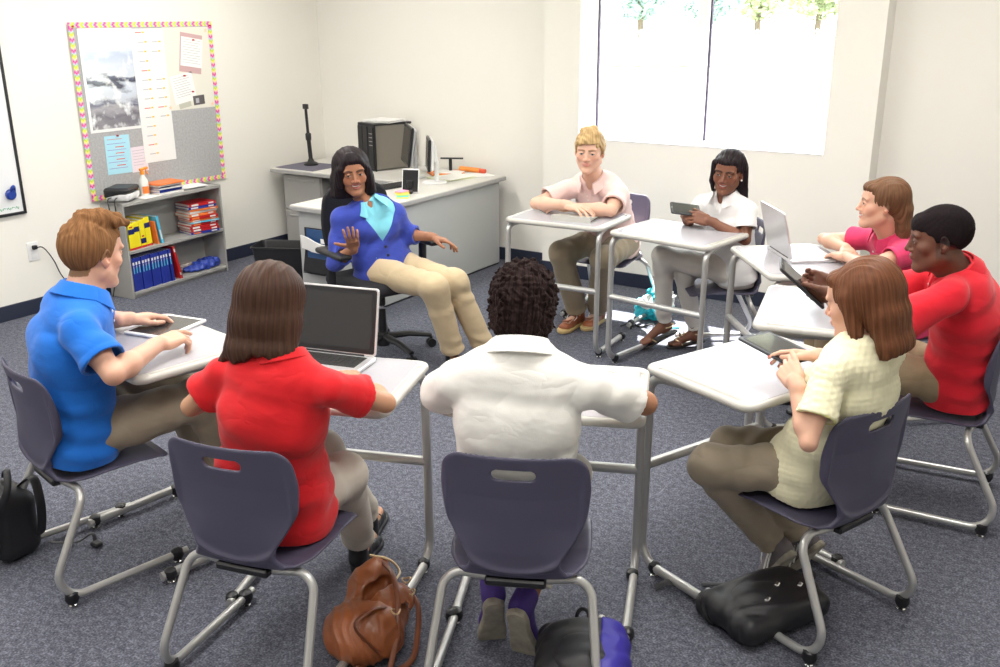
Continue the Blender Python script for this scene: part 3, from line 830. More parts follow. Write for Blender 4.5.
def bk(x, y, z):
    t = (z - F4(.50)) / F4(.44)
    yc = F4(-.235) - F4(.04) * t - F4(.03) * np.sin(t * F4(3.1)) + F4(.9) * x * x
    w_ = F4(.19) + F4(.035) * np.sin(np.clip(t, 0, 1) * F4(3.0))
    qx = np.abs(x) - w_ + F4(.08); qz = np.abs(z - F4(.725)) - F4(.225) + F4(.08)
    d2 = np.sqrt(np.maximum(qx, 0) ** 2 + np.maximum(qz, 0) ** 2) + np.minimum(np.maximum(qx, qz), 0) - F4(.08)
    return smax(d2, np.abs(y - yc) - F4(.022), .03)
g.put(bk, (0, -.25, .73), (.4, .2, .3)); gmesh('backrest', g, M['blackmatte'], root)
b = MB(); b.tube(smooth_pts([(0, -.05, .40), (0, -.20, .395), (0, -.285, .46), (0, -.30, .62)], 5), .022, 10, flat=.5); b.build('back_support', M['blackplastic'], root, smooth=True)
for sx in (-1, 1):
    b = MB(); b.tube(smooth_pts([(sx * .10, .0, .40), (sx * .25, -.01, .40), (sx * .295, -.02, .46), (sx * .29, .0, .62)], 5), [.016] * 5 + [.02] * 11, 8, flat=1.3); ar = b.build('armrest', M['blackplastic'], root, smooth=True)
    g = G((sx * .29 - .07, -.16, .60), (sx * .29 + .07, .18, .68), .005); g.rbox((sx * .29, .01, .635), (.042, .145, .016), .015); g.ell((sx * .29, .01, .645), (.035, .13, .012), k=.01)
    gmesh('arm_pad', g, M['blackplastic'], ar)

# ------------------------------------------------------------------ bookcase and what stands on it
BR = R(93.4); BO = Vector((-5.576, 4.008, 0))
Mb = Matrix.Translation(BO) @ Matrix.Rotation(BR, 4, 'Z')
def bp(x, y, z): return tuple(Mb @ Vector((x, y, z)))
root = empty('bookcase', BO, BR, 'low grey metal bookcase with two shelves under the notice board', 'bookcase')
W_, D_, H_ = .91, .225, .665
b = MB(); b.box((0, 0, 0), (.016, D_, H_), .002); b.build('side_panel', M['steelgrey'], root)
b = MB(); b.box((W_ - .016, 0, 0), (W_, D_, H_), .002); b.build('side_panel', M['steelgrey'], root)
b = MB(); b.box((0, -.002, H_ - .022), (W_, D_, H_), .002); b.build('top_panel', M['steelgrey'], root)
b = MB(); b.box((.016, D_ - .008, .02), (W_ - .016, D_ - .002, H_ - .022)); b.build('back_panel', M['steelgrey'], root)
for z in (.045, .335):
    b = MB(); b.box((.016, .0, z - .022), (W_ - .016, D_ - .008, z), .002); b.build('shelf', M['steelgrey'], root)
b = MB(); b.box((.016, .02, 0), (W_ - .016, .03, .023)); b.build('kick_plate', M['deskedge'], root)
M['pages'] = mat('page_edges', (.72, .69, .62), .8, var=.1, vscale=200)
def cmat(name, c, rough=.35): return mat(name, c, rough)
M['bk_blue'] = cmat('blue_cover', (.018, .035, .30)); M['bk_red'] = cmat('red_cover', (.50, .015, .02)); M['bk_orange'] = cmat('orange_cover', (.80, .20, .04))
M['bk_yellow'] = cmat('yellow_cover', (.85, .72, .02)); M['bk_cyan'] = cmat('light_blue_cover', (.10, .48, .70)); M['bk_white'] = cmat('white_cover', (.75, .74, .72)); M['bk_navy'] = cmat('navy_ink', (.012, .02, .12))
def book(w_, d_, h_, cov):
    """lying: spine along x facing -y; w spine length, d depth, h thickness"""
    root = empty('book')
    t = .002
    b = MB(); b.box((0, 0, 0), (w_, d_, t)); b.box((0, 0, h_ - t), (w_, d_, h_)); b.box((0, 0, 0), (w_, t, h_)); b.build('cover', cov, root)
    b = MB(); b.box((.004, t, t), (w_ - .004, d_ - .005, h_ - t)); b.build('pages', M['pages'], root)
    return root
def spine_marks(root, marks):
    for nm, lo, hi, m in marks:
        b = MB(); b.box(lo, hi); b.build(nm, m, root)
# bottom shelf: blue workbooks standing
h, th = .235, .0262
bb = None; x = .030
for k in range(13):
    if bb is None:
        bb = book(h, .19, th, M['bk_blue'])
        spine_marks(bb, [('spine_label', (.185, -.0008, .006), (.205, .001, th - .006), M['bk_white']), ('spine_label', (.125, -.0008, .009), (.165, .001, th - .009), M['bk_cyan']), ('spine_label', (.165, -.0008, .011), (.18, .001, th - .011), M['bk_white'])])
        o = bb
    else: o = copy_tree(bb)
    lean = R(0 if k < 9 else (k - 8) * .9)
    # stand: local x -> up, local z -> along shelf
    q = Matrix(((0, 0, 1, 0), (0, 1, 0, 0), (-1, 0, 0, 0), (0, 0, 0, 1)))
    Mst = Matrix.Translation(Mb @ Vector((x, .012 + .003 * (k % 3), .0455))) @ Matrix.Rotation(BR, 4, 'Z') @ Matrix.Rotation(-lean, 4, 'Y') @ Matrix(((0, 0, 1, 0), (0, 1, 0, 0), (1, 0, 0, 0), (0, 0, 0, 1)))
    # swap handedness-safe: rotate about y by -90 then shift
    Mst = Matrix.Translation(Mb @ Vector((x + th, .012 + .003 * (k % 3), .0455))) @ Matrix.Rotation(BR, 4, 'Z') @ Matrix.Rotation(-lean, 4, 'Y') @ Matrix.Rotation(R(-90), 4, 'Y')
    o.matrix_world = Mst
    tag(o, '%s thick blue workbook from the left in the bottom shelf row' % ['first', 'second', 'third', 'fourth', 'fifth', 'sixth', 'seventh', 'eighth', 'ninth', 'tenth', 'eleventh', 'twelfth', 'thirteenth'][k], 'book', 'blue workbooks on the bottom shelf')
    x += th + (.0012 if k < 9 else .004)
def stand(o, x, y, z, lean, t):
    o.matrix_world = Matrix.Translation(Mb @ Vector((x + t, y, z))) @ Matrix.Rotation(BR, 4, 'Z') @ Matrix.Rotation(-R(lean), 4, 'Y') @ Matrix.Rotation(R(-90), 4, 'Y'); return o
rb = book(.255, .19, .020, M['bk_red']); spine_marks(rb, [('spine_label', (.03, -.0008, .004), (.05, .001, .016), M['bk_white']), ('spine_label', (.21, -.0008, .004), (.235, .001, .016), M['bk_white'])])
tag(stand(rb, x + .045, .008, .0455, 11, .02), 'red book leaning against the row of blue workbooks on the bottom shelf', 'book')
# middle shelf: yellow books and two thin ones
x = .035
ylab = ['leftmost of the yellow books on the middle shelf, navy band near its top', 'second yellow book from the left on the middle shelf', 'third yellow book from the left on the middle shelf, navy band near its foot', 'rightmost of the yellow books on the middle shelf']
for k, (t, hh, band) in enumerate([(.050, .185, .11), (.047, .19, .12), (.045, .195, .03), (.048, .205, .13)]):
    o = book(hh, .17, t, M['bk_yellow'])
    spine_marks(o, [('spine_band', (band, -.0008, .0), (band + .035, .001, t), M['bk_navy']), ('spine_foot', (.0, -.0008, 0), (.015, .001, t), M['bk_red'])] + ([('spine_label', (band + .045, -.0008, .012), (band + .055, .001, t - .012), M['bk_red'])] if band < .12 else []))
    tag(stand(o, x, .014 + .006 * k, .3355, [0, 1.5, 2.5, 3.5][k], t), ylab[k], 'book', 'yellow books on the middle shelf'); x += t + [.006, .009, .008, .012][k]
o = book(.165, .17, .014, M['bk_orange']); tag(stand(o, x + .018, .014, .3355, 7, .014), 'thin orange book between the yellow books and the light blue one', 'book')
o = book(.20, .17, .022, M['bk_cyan']); spine_marks(o, [('spine_label', (.03, -.0008, .004), (.10, .001, .016), M['bk_white'])]); tag(stand(o, x + .050, .012, .3355, 9, .022), 'light blue book leaning right of the yellow books on the middle shelf', 'book')
# the stack lying on its side
cols = [('bk_blue', .018), ('bk_red', .020), ('bk_red', .020), ('bk_red', .019), ('bk_cyan', .014), ('bk_orange', .013), ('bk_red', .021), ('bk_orange', .022), ('bk_white', .017), ('bk_orange', .014), ('bk_blue', .019), ('bk_red', .021)]
pos = ['lowest', 'second from the bottom', 'third from the bottom', 'fourth from the bottom', 'fifth from the bottom', 'sixth from the bottom', 'sixth from the top', 'fifth from the top', 'fourth from the top', 'third from the top', 'second from the top', 'topmost']
cn = {'bk_blue': 'blue', 'bk_red': 'red', 'bk_cyan': 'light blue', 'bk_orange': 'orange', 'bk_white': 'white'}
z = .3355; r_ = random.Random(4)
for k, (c, t) in enumerate(cols):
    o = book(.235, .175, t, M[c])
    spine_marks(o, [('spine_label', (.02, -.0008, .004), (.08, .001, t - .004), M['bk_white' if k % 3 else 'bk_orange']), ('spine_label', (.17, -.0008, .005), (.215, .001, t - .005), M['bk_white'])])
    o.matrix_world = Matrix.Translation(Mb @ Vector((.60 + r_.uniform(-.008, .008), .02, z))) @ Matrix.Rotation(BR + R(-10 + r_.uniform(-4, 4)), 4, 'Z')
    tag(o, '%s book lying flat, %s of the stack on the middle shelf' % (cn[c], pos[k]), 'book', 'books stacked on the middle shelf'); z += t + .0006
# blue bag and plastic on the bottom shelf
g = G((.52, .0, .04), (.88, .22, .17), .004)
g.ell((.72, .10, .068), (.15, .075, .030)); g.ell((.80, .09, .085), (.09, .06, .035), k=.03); g.cone((.60, .11, .06), (.86, .07, .075), .018, .024, k=.02)
g.put(lambda x, y, z: F4(.006) * np.sin(x * 60 + y * 90 + 3 * np.sin(z * 50)) + F4(.004) * np.sin(x * 120 - y * 70), (.7, .1, .08), (.3, .2, .1), 0, '+')
g.plane((0, 0, .0458), (0, 0, -1))
o = gmesh('fabric_bag', g, mat('blue_nylon', (.02, .05, .33), .45, bump=.3, bscale=50), xf=(np.array(Mb.to_3x3()), np.array(BO))); tag(o, 'crumpled royal blue fabric bag on the right of the bottom shelf', 'bag')
g = G((.50, .03, .04), (.68, .20, .15), .0035); g.ell((.60, .13, .085), (.05, .03, .032)); g.ell((.62, .12, .10), (.035, .03, .025), k=.01)
g.put(lambda x, y, z: F4(.007) * wob(x, y, z, 5, 90), (.6, .1, .09), (.2, .2, .1), 0, '+'); g.plane((0, 0, .0458), (0, 0, -1))
o = gmesh('plastic_wrap', g, mat('crumpled_film', (.35, .30, .28), .15, spec=.9), xf=(np.array(Mb.to_3x3()), np.array(BO))); tag(o, 'crumpled shiny plastic wrap beside the blue bag on the bottom shelf', 'plastic wrap')
# on top: projector, spray bottle, book pile, papers
T0 = H_ + .0006
root = empty('projector', bp(.115, .115, T0), BR + R(28), 'small black and white projector on the left end of the bookcase top', 'projector')
g = G((-.14, -.12, -.01), (.14, .12, .12), .003)
g.rbox((0, 0, .05), (.105, .085, .045), .03); g.plane((0, 0, .055), (0, 0, 1)); g.plane((0, 0, 0.004), (0, 0, -1)); gmesh('lower_case', g, M['white'], root)
g = G((-.14, -.12, .03), (.14, .12, .13), .003)
g.rbox((0, .005, .062), (.108, .088, .036), .022); g.plane((0, 0, .052), (0, -.25, -1)); gmesh('upper_case', g, M['blackplastic'], root)
b = MB(); b.lathe([(.030, -.01), (.033, .0), (.033, .012), (.024, .014), (.022, .006)], 18, M=Matrix.Translation((.106, -.03, .055)) @ Matrix.Rotation(R(90), 4, 'Y')); b.build('lens', M['blackplastic'], root, smooth=True)
b = MB(); b.tube([(-.05, -.05, .0), (-.05, -.05, .006)], .012, 10); b.tube([(.05, .05, .0), (.05, .05, .006)], .012, 10); b.tube([(.05, -.05, 0), (.05, -.05, .006)], .012, 10); b.build('foot', M['blackplastic'], root)
for k, (dx, col) in enumerate([(0, 0), (.055, 0)]):
    b = MB(); b.tube(smooth_pts([bp(.03 + dx, .10, .70), bp(-.025 + dx * .2, .10 - dx, .69), bp(-.03 + dx * .1, .09 - dx, .60), bp(-.028 + dx * .2, .10 - dx, .35), bp(-.02, .13, .15), bp(-.04, .16, .0085)], 6), .004, 6)
    tag(b.build('cable', M['blackplastic'], smooth=True), 'black cable hanging from the projector down the bookcase side, ' + ('nearer the wall' if k == 0 else 'nearer the front'), 'cable')
root = empty('spray_bottle', bp(.305, .12, T0), BR, 'clear spray bottle with an orange trigger head on the bookcase top', 'spray bottle')
b = MB(); b.lathe([(.030, 0), (.033, .01), (.033, .09), (.030, .11), (.014, .14), (.012, .155)], 18); b.build('bottle_body', mat('cloudy_plastic', (.70, .70, .66), .2, spec=.6), root, smooth=True)
b = MB(); b.prism([(.034 * math.cos(R(a)), .034 * math.sin(R(a))) for a in range(-150, 31, 15)] , .02, .07); b.build('bottle_label', M['bk_orange'], root)
M['orangep'] = mat('orange_plastic', (.90, .30, .02), .35)
b = MB(); b.lathe([(.015, .15), (.016, .17), (.010, .178)], 14); b.tube([(-.02, 0, .185), (.045, 0, .192)], .010, 8); b.tube(smooth_pts([(.03, 0, .185), (.036, 0, .165), (.050, 0, .145)], 4), .0045, 6); b.build('trigger_head', M['orangep'], root, smooth=True)
z = T0
for k, (c, t, a, lb) in enumerate([('bk_white', .016, -4, 'white book at the bottom of the pile right of the spray bottle'), ('bk_blue', .020, 2, 'blue and white book in the pile right of the spray bottle'), ('bk_white', .010, -6, 'thin white magazine in the pile right of the spray bottle'), ('bk_navy', .008, 5, 'thin dark book under the orange folder on the bookcase top'), ('bk_white', .012, 0, 'white workbook just under the orange folder')]):
    o = book(.21, .16, t, M[c]); o.matrix_world = Matrix.Translation(Mb @ Vector((.355 + .006 * (k % 2), .03, z))) @ Matrix.Rotation(BR + R(a), 4, 'Z')
    tag(o, lb, 'book', 'books piled on the bookcase top'); z += t + .0006
b = MB(); b.box((0, 0, 0), (.235, .175, .007), .002); b.box((.01, .005, .007), (.24, .17, .010), .001)
o = b.build('folder', M['bk_orange']); o.matrix_world = Matrix.Translation(Mb @ Vector((.345, .022, z))) @ Matrix.Rotation(BR + R(-3), 4, 'Z'); tag(o, 'bright orange folder on top of the pile on the bookcase', 'folder')
for k in range(3):
    b = MB(); b.box((0, 0, 0), (.21, .15, .004), .0005); o = b.build('paper_sheet', M['paper']); o.matrix_world = Matrix.Translation(Mb @ Vector((.63 - .02 * k, .05, T0 + .0045 * k))) @ Matrix.Rotation(BR + R(5 - 9 * k), 4, 'Z')
    tag(o, 'white papers at the right end of the bookcase top, %s of three' % ['lowest', 'middle', 'topmost'][k], 'papers', 'papers on the right end of the bookcase')
b = MB(); b.box((0, 0, 0), (.16, .10, .003), .0005); o = b.build('paper_sheet', M['paper']); o.matrix_world = Matrix.Translation(Mb @ Vector((.21, .015, T0))) @ Matrix.Rotation(BR + R(3), 4, 'Z'); tag(o, 'white sheet lying in front of the spray bottle', 'papers')

# ------------------------------------------------------------------ notice board (on the left wall, facing +x)
X0 = XL
def wbox(mb, x0, x1, y0, y1, z0, z1, m=None): mb.box((x0, y0, z0), (x1, y1, z1), 0, m)
root = empty('notice_board', (X0, 4.52, 1.25), 0, 'large grey fabric notice board with a striped multicoloured border', 'notice board')
off = np.array([X0, 4.52, 1.25])
M['feltgrey'] = mat('grey_board_fabric', (.38, .38, .385), .9, var=.12, vscale=70, bump=.2, bscale=200)
b = MB(); b.box(np.array((X0, 3.985, .672)) - off, np.array((X0 + .014, 5.158, 1.822)) - off, .003); b.build('board_panel', M['feltgrey'], root)
bm_ = [mat('border_' + n_, c_, .6) for n_, c_ in [('pink', (.85, .25, .45)), ('lime', (.55, .70, .06)), ('sky', (.35, .60, .85)), ('magenta', (.65, .03, .30)), ('peach', (.95, .62, .45)), ('yellow', (.85, .80, .15))]]
seq = [3, 0, 4, 5, 1, 1, 2, 0]
b = MB(); cell = .0085; wv = .034
def strip(p0, p1, q, along):
    n_ = int(round((p1 - p0) / cell))
    for i in range(n_):
        a0 = p0 + (p1 - p0) * i / n_; a1 = p0 + (p1 - p0) * (i + 1) / n_
        for j in range(3):
            c0 = q + wv * j / 3; c1 = q + wv * (j + 1) / 3
            m = bm_[seq[(i + (1 if j == 1 else 0)) % len(seq)]]
            if along == 'y': wbox(b, X0 + .014, X0 + .0155, a0, a1, c0, c1, m)
            else: wbox(b, X0 + .014, X0 + .0155, c0, c1, a0, a1, m)
strip(3.975, 5.165, 1.795, 'y'); strip(3.975, 5.165, .662, 'y'); strip(.696, 1.795, 3.975, 'z'); strip(.696, 1.795, 5.131, 'z')
for i in range(len(b.v)): b.v[i] = tuple(np.array(b.v[i]) - off)
b.build('border_strip', None, root)
def sheet(name, y0, z0, y1, z1, m, label, rot=0, lvl=0, cat='paper', marks=None):
    """paper pinned on the board: corners y0<y1, z0<z1"""
    cy, cz = (y0 + y1) / 2, (z0 + z1) / 2; x_ = X0 + .0145 + .0014 * lvl
    b = MB(); b.box((0, y0 - cy, z0 - cz), (.0008, y1 - cy, z1 - cz))
    o = b.build(name, m, loc=(x_, cy, cz), rot=(R(rot), 0, 0)); tag(o, label, cat)
    if marks:
        groups = {}
        for (my0, mz0, my1, mz1, mm) in marks: groups.setdefault(mm.name, []).append((my0, mz0, my1, mz1, mm))
        for nm, ls in groups.items():
            q = MB()
            for (a0, c0, a1, c1, mm) in ls: q.box((.0008, a0, c0), (.0011, a1, c1))
            q.build('printed_marks', ls[0][4], o)
    return o
M['cream'] = mat('cream_paper', (.74, .72, .64), .8); M['bluepaper'] = mat('light_blue_paper', (.38, .68, .80), .7); M['pinkpaper'] = mat('lilac_paper', (.74, .66, .72), .7)
M['ink'] = mat('dark_ink', (.08, .08, .12), .7); M['redink'] = mat('red_ink', (.65, .10, .08), .7); M['orangeink'] = mat('orange_ink', (.95, .55, .08), .7); M['purpleink'] = mat('purple_ink', (.30, .12, .45), .7); M['greyink'] = mat('grey_ink', (.42, .42, .46), .7)
M['gloss'] = mat('glossy_paper', (.80, .80, .79), .12)
sheet('paper_sheet', 4.712, 1.212, 5.128, 1.79, M['cream'], 'large cream backing sheet at the upper right of the notice board', 0, 0)
# poster: an abstract wintry wash of blue, white and dark tones
pm = bpy.data.materials.new('poster_print'); pm.use_nodes = True
N, L = nt(pm); bs = N['Principled BSDF']; bs.inputs['Roughness'].default_value = .15
tc = N.new('ShaderNodeTexCoord'); n1 = N.new('ShaderNodeTexNoise'); n1.inputs['Scale'].default_value = 9; n1.inputs['Detail'].default_value = 6
mp = N.new('ShaderNodeMapping'); mp.inputs['Scale'].default_value = (1, .6, 1.6); L.new(tc.outputs['Object'], mp.inputs['Vector']); L.new(mp.outputs['Vector'], n1.inputs['Vector'])
sp = N.new('ShaderNodeSeparateXYZ'); L.new(tc.outputs['Object'], sp.inputs[0])
add = N.new('ShaderNodeMath'); add.operation = 'MULTIPLY_ADD'; add.inputs[1].default_value = .22; L.new(n1.outputs['Fac'], add.inputs[0]); L.new(sp.outputs['Z'], add.inputs[2])
rp = N.new('ShaderNodeValToRGB'); mr = N.new('ShaderNodeMapRange'); mr.inputs['From Min'].default_value = -.22; mr.inputs['From Max'].default_value = .44; L.new(add.outputs[0], mr.inputs['Value']); L.new(mr.outputs['Result'], rp.inputs['Fac'])
e = rp.color_ramp.elements; e[0].position = 0; e[0].color = (.30, .29, .31, 1); e[1].position = 1; e[1].color = (.72, .77, .80, 1)
for p_, c_ in ((.12, (.16, .15, .18, 1)), (.2, (.34, .33, .36, 1)), (.27, (.12, .12, .18, 1)), (.33, (.52, .55, .62, 1)), (.42, (.55, .60, .70, 1)), (.47, (.04, .04, .07, 1)), (.52, (.10, .11, .18, 1)), (.55, (.62, .66, .72, 1)), (.72, (.45, .52, .66, 1)), (.85, (.75, .80, .84, 1))):
    k = rp.color_ramp.elements.new(p_); k.color = c_
n2 = N.new('ShaderNodeTexNoise'); n2.inputs['Scale'].default_value = 14; n2.inputs['Detail'].default_value = 5; L.new(tc.outputs['Object'], n2.inputs['Vector'])
cr_ = N.new('ShaderNodeMapRange'); cr_.inputs['From Min'].default_value = .52; cr_.inputs['From Max'].default_value = .70; L.new(n2.outputs['Fac'], cr_.inputs['Value'])
mxc = N.new('ShaderNodeMixRGB'); mxc.inputs[2].default_value = (.82, .84, .86, 1); L.new(cr_.outputs['Result'], mxc.inputs[0]); L.new(rp.outputs['Color'], mxc.inputs[1]); L.new(mxc.outputs[0], bs.inputs['Base Color'])
po_ = sheet('poster', 4.035, 1.115, 4.455, 1.79, M['gloss'], 'glossy poster of a pale blue wintry scene at the left of the notice board', 0, 1, 'poster')
b = MB(); b.box((.0008, -.19, -.318), (.0011, .195, .318)); b.build('poster_print', pm, po_)
# long printed sheet
mk = []; r_ = random.Random(2)
for k in range(14):
    z_ = .43 - k * .064
    for j in range(r_.choice([1, 2])):
        y_ = -.10 + j * .12 + r_.uniform(0, .02)
        mk.append((y_, z_, y_ + .05, z_ + .006, M['greyink'] if k % 4 else M['redink'])); mk.append((y_ + .055, z_ - .001, y_ + .075, z_ + .010, M['orangeink']))
sheet('printed_list', 4.440, .866, 4.714, 1.785, M['gloss'], 'long glossy white list with orange marks down the middle of the notice board', 0, 2, 'paper', mk)
ln = lambda w_, n_, h0, dh, m, x0=-.08: [(x0, h0 - dh * i, x0 + w_ - (.02 if i % 3 == 2 else 0), h0 - dh * i + .003, m) for i in range(n_)]
sheet('handwritten_note', 4.845, 1.468, 5.045, 1.745, mat('dusty_pink_paper', (.55, .36, .36), .7), 'note framed in dusty pink near the upper right corner of the notice board', -9, 1, 'note')
sheet('handwritten_note', 4.855, 1.510, 5.050, 1.715, M['paper'], 'white handwritten sheet on the dusty pink backing', -9, 2, 'note', ln(.16, 10, .085, .018, M['greyink']))
sheet('handwritten_note', 4.745, 1.262, 4.948, 1.466, M['paper'], 'white handwritten sheet pinned below the dusty pink note', 9, 1, 'note', ln(.15, 9, .08, .017, M['greyink']))
sheet('photo_print', 4.925, 1.238, 5.030, 1.305, mat('dark_photo', (.10, .09, .09), .3), 'small dark photo at the right of the handwritten sheet on the notice board', 3, 2, 'photo', [(-.03, -.02, .0, .015, M['greyink'])])
sheet('paper_strip', 4.79, 1.225, 4.90, 1.262, mat('sage_strip', (.50, .50, .42), .7), 'sage green strip under the handwritten sheet on the notice board', 9, 3)
sheet('paper_sheet', 4.128, .822, 4.328, 1.085, M['bluepaper'], 'light blue sheet with purple handwriting at the lower left of the notice board', -1, 1, 'paper', ln(.12, 1, .105, .03, M['redink'], -.08) + ln(.15, 5, .075, .042, M['purpleink'], -.085) + [(-.02, .05 - .042 * i, .05, .056 - .042 * i, M['redink']) for i in range(4)])
sheet('paper_sheet', 4.325, .815, 4.462, .990, M['pinkpaper'], 'pale lilac sheet between the blue sheet and the long list', 1, 0, 'paper', ln(.10, 6, .06, .02, M['greyink'], -.05))
for i, (y_, z_, lb) in enumerate([(4.005, 1.805, 'upper left corner of the border'), (5.145, 1.80, 'upper right corner of the border'), (4.235, 1.082, 'top of the light blue sheet'), (4.975, 1.70, 'dusty pink note'), (4.862, 1.452, 'sheet below the pink note'), (4.925, 1.335, 'left of the small dark photo')]):
    b = MB(); b.lathe([(.006, 0), (.006, .004), (.004, .010), (.006, .014)], 10, M=Matrix.Translation((X0 + .0165, y_, z_)) @ Matrix.Rotation(R(90), 4, 'Y'))
    tag(b.build('push_pin', M['bk_red'], smooth=True), 'red push pin at the ' + lb, 'pin', 'red push pins on the notice board')
for y_, z_, lb in ((5.112, 1.765, 'top right'), (5.112, 1.235, 'lower right'), (4.72, 1.235, 'lower left')):
    pts = [(.018 * (1 if i % 2 == 0 else .45) * math.cos(R(90 + 36 * i)), .018 * (1 if i % 2 == 0 else .45) * math.sin(R(90 + 36 * i))) for i in range(10)]
    b = MB(); b.prism(pts, 0, .001, M=Matrix.Translation((X0 + .0185, y_ - .01, z_)) @ Matrix.Rotation(R(90), 4, 'Z') @ Matrix.Rotation(R(90), 4, 'X'))
    tag(b.build('star_cutout', mat('peach_star', (.90, .60, .40), .7)), 'peach paper star at the %s of the cream backing sheet' % lb, 'paper star', 'peach paper stars')
# whiteboard
root = empty('whiteboard', (X0, 2.817, 1.29), 0, 'whiteboard with a thin black frame cut off by the left edge', 'whiteboard')
b = MB(); b.box((0, -.665, -.615), (.012, .665, .615)); b.build('writing_surface', mat('gloss_white', (.78, .79, .80), .15), root)
b = MB()
for lo, hi in [((0, .662, -.625), (.02, .680, .625)), ((0, -.680, -.625), (.02, -.662, .625)), ((0, -.662, -.625), (.02, .662, -.607)), ((0, -.662, .607), (.02, .662, .625))]: b.box(lo, hi, .002)
b.build('frame', M['blackplastic'], root)
M['greenink'] = mat('green_marker', (.02, .35, .15), .5)
b = MB()
for k in range(5): b.tube(smooth_pts([(.0135, .50 + k * .028, -.585), (.0135, .507 + k * .028, -.572), (.0135, .517 + k * .028, -.588 + .012 * (k % 2)), (.0135, .522 + k * .028, -.574)], 4), .0016, 5)
b.build('green_writing', M['greenink'], root)
b = MB(); b.lathe([(.028, 0), (.034, .006), (.034, .02), (.026, .028)], 16, M=Matrix.Translation((X0 + .0125, 3.405, .80)) @ Matrix.Rotation(R(90), 4, 'Y')); b.tube(smooth_pts([(X0 + .02, 3.40, .80), (X0 + .045, 3.41, .845), (X0 + .02, 3.435, .84), (X0 + .018, 3.43, .78)], 5), .010, 8)
tag(b.build('magnetic_clip', mat('royal_blue_plastic', (.01, .04, .28), .35), smooth=True), 'round royal blue magnetic clip at the lower corner of the whiteboard', 'clip')
# outlet and cable
root = empty('wall_outlet', (X0, 3.505, .41), 0, 'white wall socket with a black plug behind the boy in blue', 'socket')
b = MB(); b.box((0, -.04, -.062), (.006, .04, .062), .003); b.build('cover_plate', M['white'], root)
b = MB(); b.box((.006, -.018, -.045), (.010, .018, -.01), .002); b.box((.006, -.018, .01), (.010, .018, .045), .002); b.build('socket_face', M['white'], root)
b = MB(); b.box((X0 + .0105, 3.492, .425), (X0 + .036, 3.522, .452), .004); b.tube(smooth_pts([(X0 + .03, 3.51, .437), (X0 + .05, 3.55, .43), (X0 + .03, 3.62, .33), (X0 + .03, 3.67, .20), (X0 + .035, 3.80, .03), (X0 + .05, 4.0, .008)], 6), .004, 6)
tag(b.build('plug_and_cable', M['blackplastic'], smooth=True), 'black plug and cable running from the wall socket to the floor', 'cable')

# ------------------------------------------------------------------ people
def unit(v): v = np.array(v, float); return v / np.linalg.norm(v)
def skinmat(name, rough=.5, sss=.08):
    return mat(name, (1, 1, 1), rough, spec=.4, attr=True, sss=sss, bump=.06, bscale=250, bdist=.0008)
M['skin'] = skinmat('skin'); M['hairmatte'] = mat('hair_matte', (1, 1, 1), .9, spec=.12, attr=True, bump=.5, bscale=300, bdist=.001); M['hair'] = mat('hair', (1, 1, 1), .5, spec=.16, attr=True, bump=.3, bscale=220, bdist=.001)
M['eye'] = mat('eyeball', (1, 1, 1), .1, attr=True, spec=.6)
M['lash'] = mat('eyelash', (.015, .010, .008), .6)
M['tooth'] = mat('teeth', (.85, .83, .78), .25)
def cloth(name, c, rough=.8, bump=.25, sc=420, sheen=.15, crease=.5):
    m = mat(name, c, rough, spec=.25, bump=bump, bscale=sc, bdist=.0008, sheen=sheen, var=.03, vscale=14)
    N, L = nt(m); b1 = [n for n in N if n.type == 'BUMP'][0]; tc = [n for n in N if n.type == 'TEX_COORD'][0]
    mp = N.new('ShaderNodeMapping'); mp.inputs['Rotation'].default_value = (.3, .2, .5); mp.inputs['Scale'].default_value = (1, 1, 1.7); L.new(tc.outputs['Object'], mp.inputs['Vector'])
    n = N.new('ShaderNodeTexNoise'); n.inputs['Scale'].default_value = 5.0; n.inputs['Detail'].default_value = 2.6; n.inputs['Distortion'].default_value = .35; L.new(mp.outputs['Vector'], n.inputs['Vector'])
    a = N.new('ShaderNodeMath'); a.operation = 'SUBTRACT'; a.inputs[1].default_value = .5; L.new(n.outputs['Fac'], a.inputs[0])
    ab = N.new('ShaderNodeMath'); ab.operation = 'ABSOLUTE'; L.new(a.outputs[0], ab.inputs[0])
    pw = N.new('ShaderNodeMath'); pw.operation = 'POWER'; pw.inputs[1].default_value = .95; L.new(ab.outputs[0], pw.inputs[0])
    bp = N.new('ShaderNodeBump'); bp.inputs['Strength'].default_value = crease; bp.inputs['Distance'].default_value = .030; L.new(pw.outputs[0], bp.inputs['Height'])
    L.new(bp.outputs['Normal'], b1.inputs['Normal']); return m

def head_frame(yaw, pitch, roll):
    y, p, r_ = R(yaw), R(pitch), R(roll)
    f = np.array([math.cos(y) * math.cos(p), math.sin(y) * math.cos(p), -math.sin(p)])
    rt = np.array([math.sin(y), -math.cos(y), 0.]); u = np.cross(rt, f)
    rt2 = rt * math.cos(r_) + u * math.sin(r_); u2 = np.cross(rt2, f)
    return np.stack([rt2, f, u2], 1)          # columns: right, forward, up

